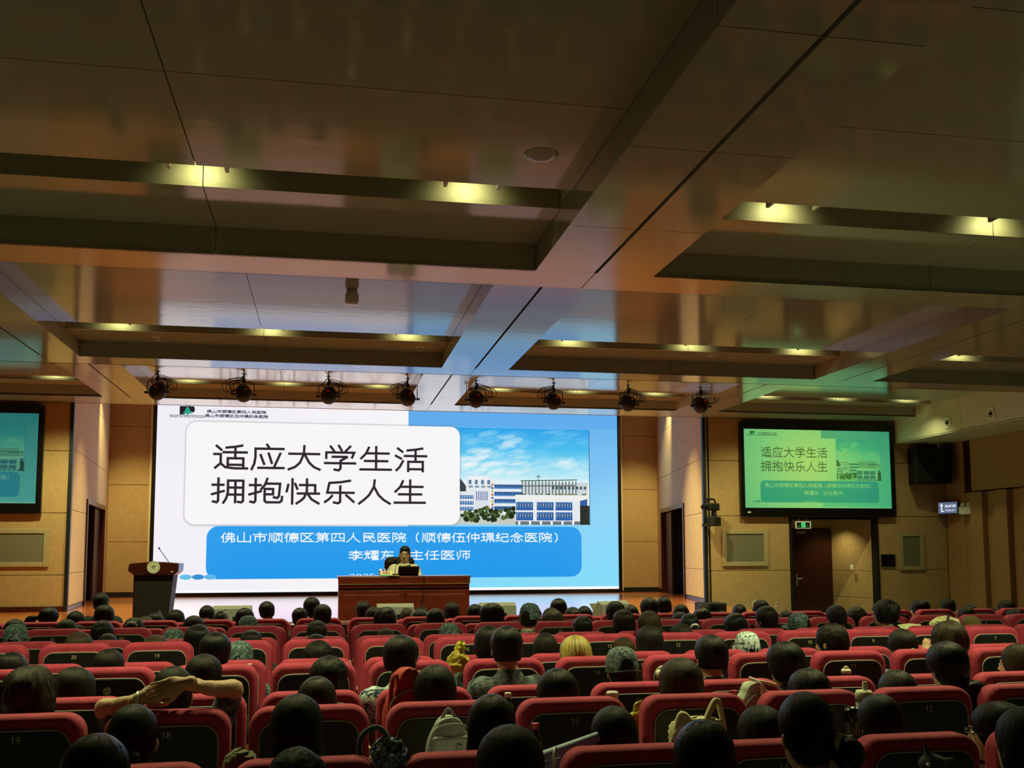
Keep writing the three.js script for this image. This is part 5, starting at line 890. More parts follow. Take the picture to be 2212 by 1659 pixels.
P(10.6, -1.25, 0.93, 0.17, 'bob', 'dark', {}, 'straight charcoal hair');
P(8, -1.30, 1.01, 0.20, 'bob', 'dark', {}, 'domed black hair with a fine parting');
P(9, -1.26, 0.93, 0.19, 'bob', 'dark', {pitch:.2}, 'dark straight hair half hidden');
P(5.4, -1.02, 1.07, 0.21, 'long', 'dark', {}, 'long loose black hair widening downward');
P(6, -1.26, 0.99, 0.17, 'cap', 'camo', {pitch:.25}, 'round camouflage cap tilted forward');
P(5, -1.24, 1.02, 0.22, 'long', 'dark', {hair:'streak'}, 'straight hair with light brown streaks');
P(3, -0.65, 1.16, 0.21, 'short', 'dark', {}, 'cropped black hair and broad head');
P(2, -0.62, 1.11, 0.20, 'short', 'dark', {}, 'very short black hair with a whorl');
P(7, -0.70, 1.04, 0.20, 'cap', 'camo', {}, 'camouflage cap above visible ears');
P(5.6, -0.60, 1.01, 0.22, 'shaved', 'dark', {pitch:.3}, 'closely shaved wide head bowed low');
P(4, -0.58, 1.02, 0.15, 'cap', 'camo', {}, 'blue green camouflage cap');
P(10, -0.65, 1.07, 0.19, 'short', 'dark', {}, 'short dark hair and a thick neck');
P(9, -0.84, 1.04, 0.22, 'long', 'dark', {}, 'long straight black hair');
P(1, -0.65, 1.14, 0.17, 'short', 'camo', {arms:'behind'}, 'both hands clasped behind the head');
P(10, -0.12, 1.11, 0.20, 'round', 'dark', {}, 'round black hair, sitting tallest in the row');
P(9, -0.24, 1.04, 0.19, 'shaved', 'camo', {}, 'shaved nape and camouflage shirt');
P(8, -0.02, 1.11, 0.22, 'short', 'dark', {}, 'square short black hair');
P(6, -0.06, 1.06, 0.19, 'shaved', 'camo', {}, 'smooth shaved crown and camouflage shoulders');
P(5, -0.06, 1.00, 0.19, 'short', 'dark', {pitch:.2}, 'flat black hair leaning ahead');
P(4, -0.04, 1.02, 0.24, 'messy', 'dark', {}, 'wide ruffled black hair');
P(2, 0.02, 1.08, 0.22, 'messy', 'dark', {}, 'layered black hair leaning sideways');
P(1, -0.03, 1.08, 0.17, 'bob', 'dark', {hair:'olive'}, 'smooth hair shining olive on top');
P(10, 0.50, 1.06, 0.19, 'short', 'dark', {}, 'small round cropped head');
P(9, 0.59, 1.03, 0.19, 'bob', 'camo', {yaw:.4}, 'dark hair and a camouflage collar at the cheek');
P(7, 0.58, 1.10, 0.22, 'curly', 'dark', {}, 'tight black curls');
P(6, 0.54, 0.98, 0.18, 'shaved', 'dark', {pitch:.3}, 'smooth charcoal crown sunk low');
P(2, 0.42, 1.19, 0.20, 'short', 'camowhite', {yaw:-.5,glasses:1}, 'dark-framed glasses turned to the side');
P(10.2, 1.05, 0.96, 0.16, 'bob', 'dark', {hair:'brown'}, 'brownish hair behind the desk monitor');
P(10.7, 1.23, 0.95, 0.17, 'bob', 'dark', {}, 'small dark head beside a paired neighbour');
P(9, 1.11, 1.00, 0.18, 'headband', 'dark', {}, 'thin pale hairband across black hair');
P(8, 1.16, 1.05, 0.19, 'bob', 'dark', {}, 'neat straight bob');
P(10, 1.59, 1.03, 0.19, 'round', 'dark', {}, 'plain round dark head against the desk');
P(9, 1.75, 1.05, 0.20, 'short', 'dark', {}, 'uneven short black hair');
P(8, 1.77, 1.10, 0.29, 'longwide', 'dark', {}, 'wide fluffy shoulder-length hair');
P(6, 1.11, 1.00, 0.19, 'cap', 'camo', {pitch:.25}, 'patterned camouflage cap bent low');
P(3.6, 1.12, 1.13, 0.19, 'round', 'camo', {}, 'glossy black hair with a bright patch');
P(2, 1.01, 1.23, 0.18, 'short', 'camogrey', {}, 'tall cropped head and bare neck');
P(1, 0.51, 1.12, 0.19, 'long', 'dark', {}, 'straight shiny black hair');
P(6, 1.82, 1.17, 0.21, 'capbrim', 'camo', {yaw:-.6}, 'camouflage cap with its brim pointing sideways');
P(9, 2.45, 1.01, 0.18, 'bob', 'dark', {}, 'dark hair half hidden behind a cap');
P(8.3, 2.47, 1.03, 0.19, 'bun', 'dark', {tie:'dark'}, 'small top bun with a clip');
P(7, 2.26, 1.05, 0.26, 'curly', 'white', {hair:'brown'}, 'reddish brown curls and a white collar');
P(10, 2.95, 1.06, 0.22, 'round', 'dark', {}, 'large round black hair before the pale floor');
P(9, 2.92, 1.00, 0.20, 'bun', 'dark', {}, 'hair twisted up with a protruding pin');
P(10, 3.29, 0.96, 0.19, 'round', 'dark', {}, 'smooth black bob beside a pinned neighbour');
P(6, 2.33, 1.06, 0.18, 'short', 'dark', {}, 'smooth navy-black cropped head');
P(4, 1.61, 1.05, 0.18, 'long', 'dark', {}, 'long parted black hair');
P(3, 1.62, 1.10, 0.20, 'bob', 'dark', {hair:'blond'}, 'blond streaked bob with dark roots');
P(4.5, 2.33, 0.97, 0.15, 'bob', 'dark', {hair:'brown',yaw:.3}, 'brownish hair and a mask ear loop');
P(4, 2.39, 1.09, 0.22, 'long', 'dark', {}, 'long glossy hair with pale cheek');
P(2, 1.67, 1.09, 0.17, 'capback', 'camogrey', {}, 'grey camouflage cap worn backward');
P(1, 1.09, 1.09, 0.19, 'bob', 'dark', {}, 'smooth dark hair parted to one side');
P(7, 2.90, 1.14, 0.20, 'spiky', 'dark', {}, 'ribbed spiky brown-black hair');
P(6, 2.74, 1.11, 0.20, 'round', 'dark', {necklace:1}, 'dark head and a thin white neck cord');
P(9, 3.64, 1.01, 0.17, 'round', 'dark', {}, 'low dark head past the floor monitor');
P(8, 3.54, 1.13, 0.21, 'messy', 'dark', {}, 'tall tufted black hair');
P(5.6, 2.89, 1.12, 0.20, 'long', 'dark', {hair:'brown'}, 'long dark chestnut hair');
P(9, 4.05, 1.11, 0.18, 'short', 'dark', {}, 'tall short-haired head near the stage door');
P(8, 3.93, 1.06, 0.17, 'bob', 'dark', {}, 'banded shine on black hair');
P(7, 3.59, 1.03, 0.16, 'bob', 'dark', {yaw:.4}, 'dark hair half behind a ponytail');
P(6, 3.40, 1.07, 0.18, 'ponytail', 'camowhite', {tie:'white',yaw:-.3}, 'ponytail held by a white band');
P(5, 2.96, 1.04, 0.19, 'short', 'camowhite', {}, 'bushy short brown-black hair');
P(10, 4.84, 0.98, 0.18, 'bob', 'dark', {}, 'flat dark hair beside the black box');
P(8, 4.21, 1.01, 0.24, 'messy', 'dark', {pitch:.2}, 'broad messy hair bent low');
P(9, 4.82, 0.93, 0.15, 'bob', 'dark', {pitch:.3}, 'hair barely rising over a seat');
P(10, 5.34, 0.96, 0.18, 'bob', 'dark', {}, 'shiny curved black fringe');
P(6, 3.87, 1.06, 0.23, 'round', 'dark', {pitch:.2}, 'broad black head over seat backs');
P(9, 5.29, 1.06, 0.19, 'headband', 'dark', {yaw:.4}, 'black hair under a dark headband');
P(6, 4.17, 1.13, 0.19, 'short', 'camo', {yaw:.3}, 'short hair, bare neck and a raised chin');
P(4, 3.21, 1.02, 0.19, 'cap', 'camowhite', {}, 'camouflage cap flecked with yellow');
P(4.4, 3.26, 0.95, 0.18, 'long', 'dark', {hair:'grey'}, 'grey shining hair');
P(2, 2.21, 1.16, 0.19, 'short', 'dark', {}, 'tall dark brown-black cropped head');
P(1, 1.70, 1.12, 0.21, 'round', 'dark', {hair:'brown'}, 'large smooth head of hair');
P(8, 5.18, 0.97, 0.16, 'round', 'dark', {}, 'small rounded head with green sheen');
P(6, 4.50, 1.05, 0.18, 'capbrim', 'camo', {yaw:.7}, 'green camouflage cap and mask strap');
P(9, 6.05, 0.90, 0.16, 'bob', 'dark', {pitch:.4}, 'greyish hair lying low on the table');
P(6.4, 5.08, 1.11, 0.21, 'short', 'tan', {}, 'flat-topped hair and exposed neck');
P(7, 5.58, 1.05, 0.24, 'messy', 'dark', {}, 'upright messy black tufts');
P(6, 5.39, 1.16, 0.27, 'curly', 'camogrey', {yaw:.75,glasses:1}, 'fluffy black hair and glasses in half profile');
P(3, 3.43, 1.14, 0.19, 'messy', 'dark', {yaw:.5}, 'ruffled hair and a pale cheek');
P(2, 2.68, 1.11, 0.23, 'round', 'dark', {yaw:.3}, 'round bowl-cut black hair and bare neck');
P(1, 2.36, 1.06, 0.20, 'bob', 'dark', {}, 'dark hair with a shining centre streak');
P(3, 3.96, 1.10, 0.19, 'bunlow', 'camogrey', {tie:'cream'}, 'hair in a cream scrunchie');
P(1, 2.85, 1.04, 0.18, 'bob', 'dark', {hair:'ash'}, 'ash-black hair held by a thin hairband');
P(9, 7.43, 1.03, 0.22, 'round', 'dark', {yaw:.6}, 'dark hair with a glint of spectacles');
P(10, 8.42, 1.01, 0.20, 'short', 'dark', {yaw:-.3}, 'short hair and a pale neck');
P(8, 7.47, 0.99, 0.18, 'short', 'dark', {}, 'flat dark hair and one pale ear');
P(9, 8.11, 0.96, 0.20, 'bob', 'dark', {}, 'dark head with a grey rim of light');
P(9, 8.65, 1.02, 0.23, 'bob', 'dark', {}, 'black bowl-cut fringe');
P(8, 8.11, 0.96, 0.20, 'bob', 'camowhite', {}, 'black hair beside a pale camouflage shoulder');
P(10, 9.06, 0.87, 0.23, 'bob', 'dark', {hair:'brown'}, 'low brown hair');
P(6, 6.35, 0.99, 0.21, 'cap', 'olive', {plain:1}, 'plain olive cap');
P(3, 4.34, 1.14, 0.27, 'curly', 'camogrey', {arms:'raised',hair:'brown'}, 'big dark curls and a raised forearm with a watch');
P(1, 3.16, 1.18, 0.23, 'ponylow', 'camowhite', {}, 'wavy hair tied low over a blue camouflage shirt');
P(2, 4.19, 1.07, 0.17, 'bob', 'dark', {hair:'brown',yaw:.4}, 'brown hair in profile beside a red jacket');
P(0, -0.66, 1.10, 0.17, 'bunlow', 'camo', {tie:'dark'}, 'black hair clipped low and one visible ear');
P(-1, -0.61, 1.14, 0.17, 'round', 'dark', {}, 'large round black hair at the lower frame edge');
P(0, -0.09, 1.12, 0.19, 'long', 'dark', {}, 'long straight hair covering the seat back');
P(-1, -0.07, 1.08, 0.13, 'messy', 'dark', {}, 'only the top of a black head showing');
P(0, 0.62, 1.10, 0.18, 'long', 'white', {}, 'long black hair and a towel at the neck');
P(-1, 0.54, 1.13, 0.19, 'bob', 'dark', {}, 'large domed black hair');
P(0, 1.11, 1.04, 0.18, 'long', 'dark', {}, 'long hair before the seat marked 15');
P(-1, 1.14, 1.12, 0.18, 'round', 'dark', {}, 'large smooth head below a cream tote');
P(0, 1.72, 1.02, 0.19, 'round', 'dark', {}, 'short round hair below a pale backpack');
P(-1, 1.50, 1.20, 0.16, 'bunside', 'camoblue', {tie:'cream'}, 'side bun with a cream scarf band');
P(0, 2.79, 1.01, 0.19, 'short', 'dark', {yaw:.7,glasses:1}, 'cropped hair and spectacles in profile');
P(-1, 2.25, 1.13, 0.16, 'bob', 'dark', {}, 'dark hair cut by the right frame edge');
P(0, 2.26, 1.05, 0.17, 'bob', 'dark', {pitch:.2}, 'dark hair before the seat marked 12');
// ---------------------------------------------------------------- the speaker behind the desk, facing the hall
{
  const fig = figure({ lo: [-0.44, -0.02, -0.62], hi: [0.44, 1.08, 0.22], cell: 0.02, width: 1.04, sleeve: 2, head: makeHead(0.0055), handMesh: makeHand(0.005, 0.42, 0.3), joints: { shoulder: (s) => [s * 0.172, 0.885, 0.03], elbow: (s) => [s * 0.225, 0.68, -0.10], wrist: (s) => [s * 0.13, 0.70, -0.33], hand: (s) => [-s * 0.55, -0.08, -1] } });
  const g = thing('person', 'person with glasses in a white open-collared shirt speaking behind the stage desk', 'person', [1.17, STAGE_Y, -14.98], Math.PI);
  const p = { dy: -0.055, dz: -0.02, pitch: 0.03, yaw: -0.16, roll: 0.04 };
  part('body', toGeometry(bend(fig.pos, p), fig.idx), P0({ color: rgb(0.56, 0.35, 0.22), roughness: 0.5 }), g);
  const sh = garment(fig, ['torso', 'sleeve', 'fore'].slice(0, 2), 0.016); part('shirt', toGeometry(bend(sh.pos, { ...p, noHead: true }), sh.idx, true), plainCloth(0.80, 0.74, 0.58), g);
  const tr = garment(fig, ['leg'], 0.013); part('trousers', toGeometry(tr.pos, tr.idx), trouserMat, g); const fo = garment(fig, ['foot'], 0.01); part('shoes', toGeometry(fo.pos, fo.idx), shoeMat, g);
  const e = new THREE.Euler(-p.pitch, p.yaw, p.roll, 'YXZ'), off = V(0, HEAD_Y, 0).sub(NECK_V).applyEuler(e).add(NECK_V).add(V(0, p.dy, p.dz));
  const on = (m) => { m.position.copy(off); m.rotation.copy(e); return m; };
  const hairF = hairField('short'), fringe = surfaceNets((x, y, z) => Math.min(hairF(x, y, z), Math.max(ell(x, y, z, [0, 0.06, -0.012], [0.08, 0.072, 0.092]), 0.078 - y + 0.10 * Math.max(0, 0.04 - Math.abs(x - 0.02)) * 0) + 0.006 * strandNoise(x, y, z, 40)), [-0.12, -0.08, -0.13], [0.12, 0.16, 0.14], 0.006);
  const hg = new THREE.BufferGeometry(); hg.setAttribute('position', new THREE.BufferAttribute(fringe.pos, 3)); hg.setIndex(new THREE.BufferAttribute(fringe.idx, 1)); hg.computeVertexNormals();
  on(part('hair', hg, M({ color: rgb(0.02, 0.019, 0.018), roughness: 0.6 }), g));
  on(part('eyes', eyeGeo, eyeMat, g)); on(part('irises', irisGeo, irisMat, g)); on(part('eyebrows', browGeo, HAIR.black[0], g)); on(part('lips', lipGeo, lipMat, g));
  on(part('mouth_opening', new THREE.SphereGeometry(1, 14, 8).scale(0.014, 0.0045, 0.006).translate(0, -0.0685, -0.0955), M({ color: 0x1a0606, roughness: 0.6 }), g));
  const gl = on(part('glasses', glassesGeo, M({ color: rgb(0.35, 0.30, 0.22), roughness: 0.3, metalness: 0.7 }), g));
  // collar, placket, buttons and pocket of the shirt
  const white = plainCloth(0.84, 0.78, 0.62), col = new THREE.Shape(); col.moveTo(0, 0); col.lineTo(0.075, 0.045); col.lineTo(0.09, -0.005); col.lineTo(0.03, -0.075); col.closePath();
  for (const s of [-1, 1]) { const c = part('collar', extrude(col, 0.008, 0.002).scale(s, 1, 1), white, g); c.position.set(0, 0.93 + p.dy, -0.085 + p.dz); c.rotation.x = -0.55; }
  part('collar_back', new THREE.TorusGeometry(0.07, 0.016, 8, 28, Math.PI * 1.15).rotateX(Math.PI / 2).rotateY(Math.PI * 1.07).scale(1, 1.3, 1).translate(0, 0.965 + p.dy, 0.02 + p.dz), white, g);
  part('placket', rbox(0.03, 0.2, 0.01, 0.003, 0, 0.76 + p.dy, -0.10 + p.dz), white, g); for (let k = 0; k < 3; k++) part('button', cyl(0.005, 0.005, 0.003, 0, 0, 0, 10).rotateX(Math.PI / 2).translate(0, 0.84 - 0.07 * k + p.dy, -0.107 + p.dz), mat.whitePlastic, g);
}
// ---------------------------------------------------------------- bottles, cups and bags among the seats
const clear = (r, g, b) => P0({ color: rgb(r, g, b), transmission: 0.9, roughness: 0.08, thickness: 0, ior: 1.4 });
function bottle(label, [x, top, z], h, r, bodyMat, capMat, o = {}) {
  const t = thing(o.name ?? 'bottle', label, o.cat ?? 'bottle', [x, top - h, z]);
  const c = o.cap ?? 0.022, cr = o.capR ?? 0.016;
  part('body', lathe([[0, 0.004], [r * 0.85, 0], [r, 0.012], [r, h * 0.32], [r * 0.93, h * 0.36], [r, h * 0.40], [r, h * 0.66], [r * 0.9, h * 0.76], [cr * 0.95, h - c - 0.012], [cr * 0.85, h - c], [0, h - c]], 24), bodyMat, t);
  part('cap', lathe([[0, h - c], [cr, h - c], [cr, h - 0.002], [cr * 0.9, h], [0, h]], 20), capMat, t);
  if (o.label) part('label', lathe([[r + 0.0006, h * 0.41], [r + 0.0006, h * 0.64]], 24), o.label, t);
  return t;
}
function tumbler(label, [x, top, z], h, r, bodyMat, lidMat, o = {}) {
  const t = thing('tumbler', label, 'tumbler', [x, top - h, z]), lid = o.lid ?? 0.05;
  part('body', lathe([[0, 0.003], [r * 0.82, 0], [r * 0.86, 0.01], [r, h - lid], [0, h - lid]], 28), bodyMat, t);
  part('lid', lathe([[0, h - lid], [r * 1.06, h - lid], [r * 1.06, h - lid * 0.45], [r * 0.9, h - lid * 0.2], [0, h - lid * 0.12]], 28), lidMat, t);
  if (o.spout) part('spout', cyl(r * 0.28, r * 0.33, o.spout, r * 0.15, h - lid * 0.15 + o.spout / 2, 0), lidMat, t);
  if (o.loop) part('loop', new THREE.TorusGeometry(r * 0.5, 0.006, 8, 20, Math.PI).translate(0, h - lid * 0.2, 0), lidMat, t);
  return t;
}
const cream = M({ color: rgb(0.66, 0.62, 0.45), roughness: 0.5 }), pinkish = M({ color: rgb(0.60, 0.50, 0.46), roughness: 0.35 }), cola = P0({ color: rgb(0.03, 0.012, 0.008), roughness: 0.08, clearcoat: 0.6 }), redCap = M({ color: rgb(0.45, 0.02, 0.03), roughness: 0.4 }), smoke = P0({ color: rgb(0.03, 0.035, 0.03), roughness: 0.1, clearcoat: 0.5 });
bottle('dark cola bottle with a red cap before the seat marked 15', [0.843, 0.958, -4.0], 0.27, 0.031, cola, redCap, { label: M({ color: rgb(0.03, 0.02, 0.02), roughness: 0.5 }) });
tumbler('tall pale pink flask between the seats marked 15 and 14', [1.347, 0.993, -4.62], 0.32, 0.028, pinkish, pinkish, { lid: 0.03 });
tumbler('white tumbler with a spout between the seats marked 13 and 12', [2.404, 1.03, -4.2], 0.32, 0.037, M({ color: rgb(0.58, 0.55, 0.50), roughness: 0.4 }), cream, { lid: 0.06, spout: 0.035 });
tumbler('black glossy jar with a thick lid beside the white tumbler', [2.238, 0.991, -4.0], 0.3, 0.036, smoke, M({ color: 0x08080a, roughness: 0.2 }), { lid: 0.07 });
tumbler('dark cup with a cream screw lid before the third row', [1.9, 0.985, -5.5], 0.33, 0.036, smoke, cream, { lid: 0.055, loop: 1 });
bottle('dark bottle with a white cap before the second row', [0.859, 0.984, -4.7], 0.3, 0.031, smoke, mat.whitePlastic);
tumbler('small dark cup with a green and white lid before the seat marked 11', [3.094, 0.945, -5.6], 0.3, 0.028, smoke, cream, { lid: 0.03, loop: 1 });
bottle('clear water bottle on the front table beside the lectern monitor', [-1.20, 0.97, -12.86], 0.2, 0.03, clear(0.95, 0.97, 1), mat.whitePlastic);
bottle('clear water bottle on the front table at the lectern foot', [-1.98, 0.95, -12.86], 0.18, 0.03, clear(0.95, 0.97, 1), mat.greyPlastic);
bottle('bottle with a grey cap beside the camouflage cap in the fifth row', [-0.47, 0.93, -6.75], 0.22, 0.03, smoke, mat.paleFrame);
bottle('slim pale bottle standing by the eighth seat row', [-1.0, 0.93, -9.2], 0.2, 0.028, M({ color: rgb(0.5, 0.4, 0.38), roughness: 0.4 }), mat.whitePlastic);
bottle('red-capped bottle tucked beside the pale backpack', [2.001, 0.961, -4.72], 0.28, 0.03, smoke, redCap);
bottle('small white-capped bottle on the front table by the glasses wearer', [6.1, 0.955, -12.86], 0.17, 0.027, clear(0.95, 0.97, 1), mat.whitePlastic);
// bags: bulged boxes with folds, straps and pockets
function sack(w, h, d, o = {}) {
  const g = new THREE.BoxGeometry(w, h, d, 14, 16, 6), p = g.attributes.position;
  for (let i = 0; i < p.count; i++) {
    const u = p.getX(i) / w * 2, v = p.getY(i) / h * 2, q = p.getZ(i) / d * 2, top = sm(0.0, 1, v) * (o.arch ?? 0.3), s = 1 - 0.18 * Math.pow(Math.abs(v), 4) - top * 0.5 * u * u;
    const f = (o.fold ?? 0.02) * (fbm(u * 2.3 + (o.seed ?? 0), v * 2.1 + q) - 0.5) * 2;
    p.setXYZ(i, u * w / 2 * s * (1 - 0.10 * q * q) + f * 0.7, v * h / 2 * (1 - top * u * u * 0.6) + f * 0.6, q * d / 2 * (1 - 0.35 * u * u - 0.25 * v * v) + f);
  }
  g.computeVertexNormals(); return metricUV(g, 3);
}
const redBag = M({ color: rgb(0.42, 0.03, 0.022), roughness: 0.75, bumpMap: weave, bumpScale: 0.001 });
const b1 = thing('backpack', 'bright red backpack hanging on a seat left of the shiny straight hair', 'backpack', [0.385, 0.845, -4.76], 0.2);
part('body', sack(0.23, 0.52, 0.14, { arch: 0.55, fold: 0.025, seed: 3 }), redBag, b1); part('zipper', tube([[-0.10, 0.02, 0.078], [-0.085, 0.12, 0.074], [0.0, 0.165, 0.07], [0.09, 0.14, 0.07], [0.11, 0.05, 0.072]], 0.006, 40, 6), mat.rim, b1); part('pocket', sack(0.2, 0.2, 0.05, { arch: 0.3, seed: 5 }).translate(-0.02, -0.12, 0.075), redBag, b1); for (const s of [-1, 1]) part('strap', tube([[s * 0.04, 0.22, 0.0], [s * 0.07, 0.23, 0.03], [s * 0.095, 0.1, 0.06], [s * 0.1, -0.18, 0.06]], 0.011, 30, 6), redBag, b1);
{ const st = new THREE.Shape(); for (let k = 0; k < 10; k++) { const a = Math.PI / 2 + k * Math.PI / 5, r = k % 2 ? 0.025 : 0.055; k ? st.lineTo(r * Math.cos(a), r * Math.sin(a)) : st.moveTo(r * Math.cos(a), r * Math.sin(a)); } part('star_charm', extrude(st, 0.02, 0.006, 0.05, 0.03, 0.085), M({ color: rgb(0.50, 0.46, 0.33), roughness: 0.8 }), b1); }
const greyBag = M({ color: rgb(0.36, 0.40, 0.39), roughness: 0.6, bumpMap: weave, bumpScale: 0.0008 });
const b2 = thing('backpack', 'pale grey square backpack before the shell of seat 16', 'backpack', [0.504, 0.83, -4.1], 0.05);
part('body', sack(0.19, 0.30, 0.12, { arch: 0.4, fold: 0.006 }), greyBag, b2); part('front_pocket', rbox(0.15, 0.22, 0.03, 0.014, 0, -0.03, 0.055, 3), greyBag, b2); part('zipper', tube([[-0.083, -0.1, 0.06], [-0.083, 0.06, 0.062], [-0.055, 0.115, 0.062], [0.055, 0.12, 0.062], [0.083, 0.07, 0.06]], 0.004, 40, 6), mat.greyPlastic, b2); part('buckle_strap', box(0.022, 0.16, 0.006).rotateZ(-0.15).translate(0.02, -0.03, 0.074), mat.greyPlastic, b2); part('handle', tube([[-0.03, 0.14, 0], [0, 0.18, 0], [0.03, 0.14, 0]], 0.007, 12, 6), greyBag, b2); part('clip', sph(0.012, -0.1, -0.02, 0.03), mat.steel, b2);
const toteMat = M({ color: rgb(0.60, 0.55, 0.34), roughness: 0.85, bumpMap: weave, bumpScale: 0.001 });
const b3 = thing('tote_bag', 'crumpled cream tote bag with twisted handles before seat 14', 'tote bag', [1.571, 0.80, -4.1]);
part('body', sack(0.26, 0.28, 0.14, { arch: 0.1, fold: 0.03, seed: 8 }), toteMat, b3); part('handle', tube([[-0.10, 0.10, 0.02], [-0.08, 0.16, 0.03], [-0.03, 0.11, 0.05], [0.02, 0.09, 0.05]], 0.016, 24, 6), toteMat, b3); part('handle', tube([[0.0, 0.09, 0.05], [0.02, 0.14, 0.05], [0.075, 0.215, 0.03], [0.10, 0.15, 0.02], [0.115, 0.08, 0.01]], 0.014, 30, 6), toteMat, b3); part('knot', new THREE.TorusKnotGeometry(0.022, 0.011, 60, 8, 2, 3).translate(0.02, 0.105, 0.06), toteMat, b3);
const paleBag = M({ color: rgb(0.46, 0.48, 0.38), roughness: 0.75, bumpMap: weave, bumpScale: 0.001 }), blush = M({ color: rgb(0.58, 0.42, 0.34), roughness: 0.6 });
const b4 = thing('backpack', 'pale green backpack with pink straps by the seat marked 13', 'backpack', [2.05, 0.865, -4.6]);
part('body', sack(0.20, 0.30, 0.13, { arch: 0.5, fold: 0.02, seed: 2 }), paleBag, b4); part('zipper', tube([[-0.07, -0.02, 0.07], [-0.06, 0.06, 0.068], [0.0, 0.10, 0.066], [0.06, 0.06, 0.068], [0.07, -0.02, 0.07]], 0.004, 30, 6), mat.greyPlastic, b4); part('strap', tube([[-0.02, 0.17, 0.0], [0.01, 0.15, 0.05], [0.015, 0.05, 0.08], [0.01, -0.10, 0.078]], 0.009, 24, 6), blush, b4); part('strap', tube([[0.0, 0.16, 0.02], [0.05, 0.15, 0.04], [0.11, 0.135, 0.02]], 0.008, 16, 6), blush, b4); part('charm', merge([new THREE.TorusGeometry(0.022, 0.006, 8, 20).translate(0.05, 0.03, 0.078), rbox(0.03, 0.05, 0.01, 0.004, -0.04, -0.02, 0.08)]), blush, b4);
const b5 = thing('bag', 'dark blue shiny bag on the floor between the nearest seats', 'bag', [0.245, 0.82, -3.66]); part('body', sack(0.15, 0.26, 0.13, { arch: 0.2, fold: 0.035, seed: 4 }), M({ color: rgb(0.045, 0.07, 0.13), roughness: 0.4 }), b5); part('flap', sack(0.12, 0.11, 0.04, { fold: 0.025, seed: 12 }).rotateX(-0.5).translate(-0.02, 0.12, 0.07), clothMat.camoblue, b5); part('strap', tube([[-0.1, 0.02, 0.06], [-0.11, 0.17, 0.02], [-0.05, 0.2, 0], [0.02, 0.12, 0.05]], 0.01, 24, 6), clothMat.camo, b5);
const b6 = thing('umbrella', 'folded pale blue umbrella leaning before the seat marked 15', 'umbrella', [0.90, 0.875, -3.74]); part('canopy', merge([0, 1, 2, 3].map((k) => { const g = new THREE.CylinderGeometry(0.02, 0.028, 0.24, 10, 6); g.rotateZ(-1.25 + 0.10 * k).translate(0.02 - 0.01 * k, 0.03 - 0.035 * k, 0.012 * k); return g; })), M({ color: rgb(0.24, 0.36, 0.52), roughness: 0.5 }), b6); part('folds', sack(0.20, 0.18, 0.07, { fold: 0.06, seed: 9 }).translate(-0.05, -0.10, 0), M({ color: rgb(0.20, 0.31, 0.48), roughness: 0.55 }), b6); part('binding', new THREE.TorusGeometry(0.05, 0.004, 6, 24).rotateY(1.2).translate(-0.04, -0.01, 0.02), mat.whitePlastic, b6);
const yellow = M({ color: rgb(0.52, 0.46, 0.04), roughness: 0.5 });
const b7 = thing('plastic_bag', 'bright yellow crumpled plastic bag beside the seat marked 14', 'bag', [1.455, 0.81, -4.6]); part('body', sack(0.09, 0.16, 0.07, { fold: 0.05, seed: 6 }), yellow, b7); part('ears', sack(0.06, 0.06, 0.02, { fold: 0.03, seed: 11 }).translate(0.02, 0.1, 0), yellow, b7);
const b8 = thing('cloth_bag', 'mustard yellow cloth bag with a knotted top in the fifth row', 'bag', [0.89, 0.915, -6.75]); part('body', sack(0.16, 0.14, 0.10, { arch: 0.5, fold: 0.03, seed: 14 }), M({ color: rgb(0.33, 0.25, 0.03), roughness: 0.8 }), b8); part('knot', sack(0.06, 0.07, 0.04, { fold: 0.03, seed: 15 }).translate(0.02, 0.1, 0), yellow, b8);
const floral = pixelCloth(128, [[0.9, 0.9, 0.74], [0.86, 0.84, 0.62], [0.5, 0.42, 0.3], [0.93, 0.92, 0.8]], [0.7, 0.6, 0.3], 4, 21);
const b9 = thing('cloth_bag', 'white speckled cloth bag on a right-hand seat', 'bag', [6.05, 0.93, -9.0]); part('body', sack(0.26, 0.14, 0.16, { arch: 0.4, fold: 0.05, seed: 17 }), M({ map: floral, roughness: 0.85 }), b9); part('band', tube([[-0.04, -0.04, 0.09], [-0.01, 0.05, 0.07], [0.03, 0.075, 0.02]], 0.012, 16, 6), clothMat.dark, b9);
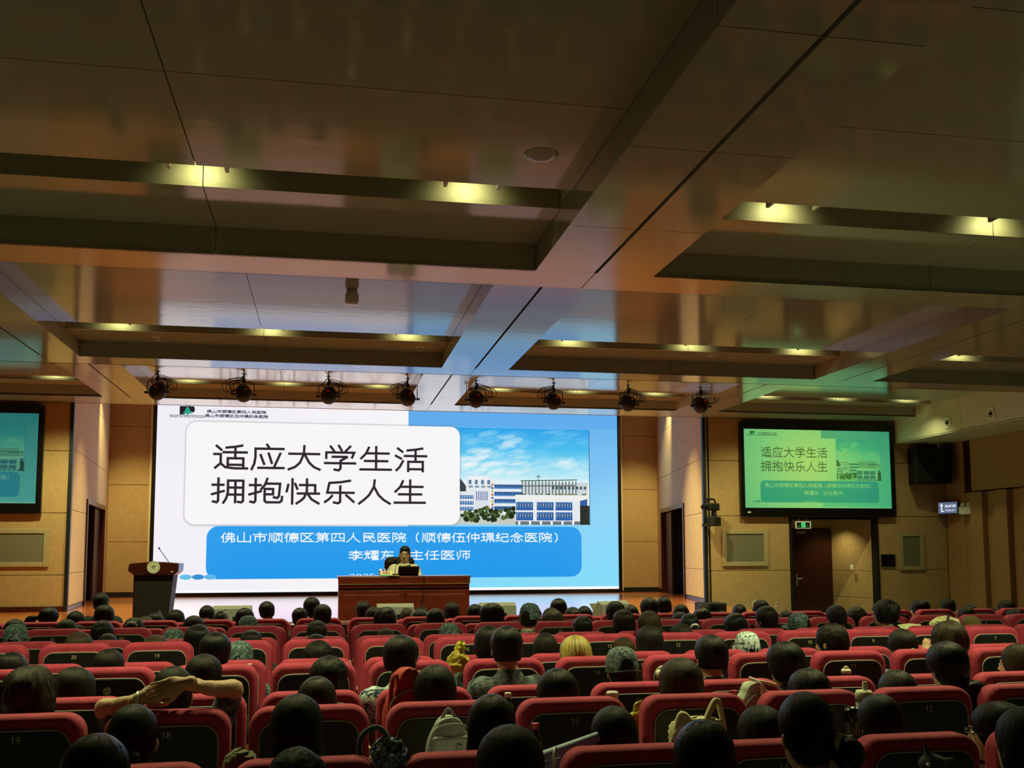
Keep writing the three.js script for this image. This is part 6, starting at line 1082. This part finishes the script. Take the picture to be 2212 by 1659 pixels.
const b10 = thing('booklet', 'pale yellow open booklet held up among the right seats', 'booklet', [5.75, 0.9, -9.1]); part('page', box(0.13, 0.002, 0.10).rotateX(0.5).rotateZ(0.1).translate(-0.06, 0, 0), M({ color: rgb(0.7, 0.72, 0.42), roughness: 0.8 }), b10); part('page', box(0.13, 0.002, 0.10).rotateX(0.5).rotateZ(-0.1).translate(0.06, 0, 0), M({ color: rgb(0.7, 0.72, 0.42), roughness: 0.8 }), b10);
const b11 = thing('bag', 'olive drab bag standing in the gap at the lower left', 'bag', [-0.29, 0.81, -3.76]); part('body', sack(0.11, 0.22, 0.12, { arch: 0.3, fold: 0.05, seed: 19 }), M({ color: rgb(0.12, 0.12, 0.07), roughness: 0.8 }), b11); part('flap', sack(0.11, 0.08, 0.12, { fold: 0.03, seed: 20 }).translate(0, 0.09, 0), M({ color: rgb(0.14, 0.14, 0.08), roughness: 0.8 }), b11);
const b12 = thing('backpack', 'red backpack lying against the right frame edge', 'backpack', [3.93, 0.80, -5.35]); part('body', sack(0.30, 0.24, 0.16, { arch: 0.3, fold: 0.03, seed: 23 }), redBag, b12); part('strap', tube([[-0.12, 0.06, 0.07], [-0.10, 0.12, 0.05], [0.02, 0.10, 0.06], [0.1, 0.02, 0.08]], 0.014, 20, 6), redBag, b12);
const b13 = thing('plush_toy', 'small dark plush toy with a pointed fin at the lower right', 'toy', [2.146, 0.885, -3.3]); { const f = surfaceNets((x, y, z) => smin(smin(ell(x, y, z, [0, 0, 0], [0.05, 0.035, 0.04]), cap(x, y, z, [-0.01, 0.02, 0], [-0.03, 0.075, 0.0], 0.016, 0.004), 0.015), cap(x, y, z, [0.04, 0, 0], [0.08, 0.015, 0], 0.018, 0.006), 0.02), [-0.08, -0.06, -0.06], [0.11, 0.1, 0.06], 0.006); const g = new THREE.BufferGeometry(); g.setAttribute('position', new THREE.BufferAttribute(f.pos, 3)); g.setIndex(new THREE.BufferAttribute(f.idx, 1)); g.computeVertexNormals(); part('body', g, plainCloth(0.05, 0.05, 0.065), b13); part('eye', sph(0.008, -0.035, 0.005, 0.03), mat.whitePlastic, b13); }
const renderer = new THREE.WebGLRenderer({ antialias: true });
renderer.toneMapping = THREE.LinearToneMapping;
renderer.toneMappingExposure = EXPOSURE;
renderer.shadowMap.enabled = true;
renderer.render(scene, camera);
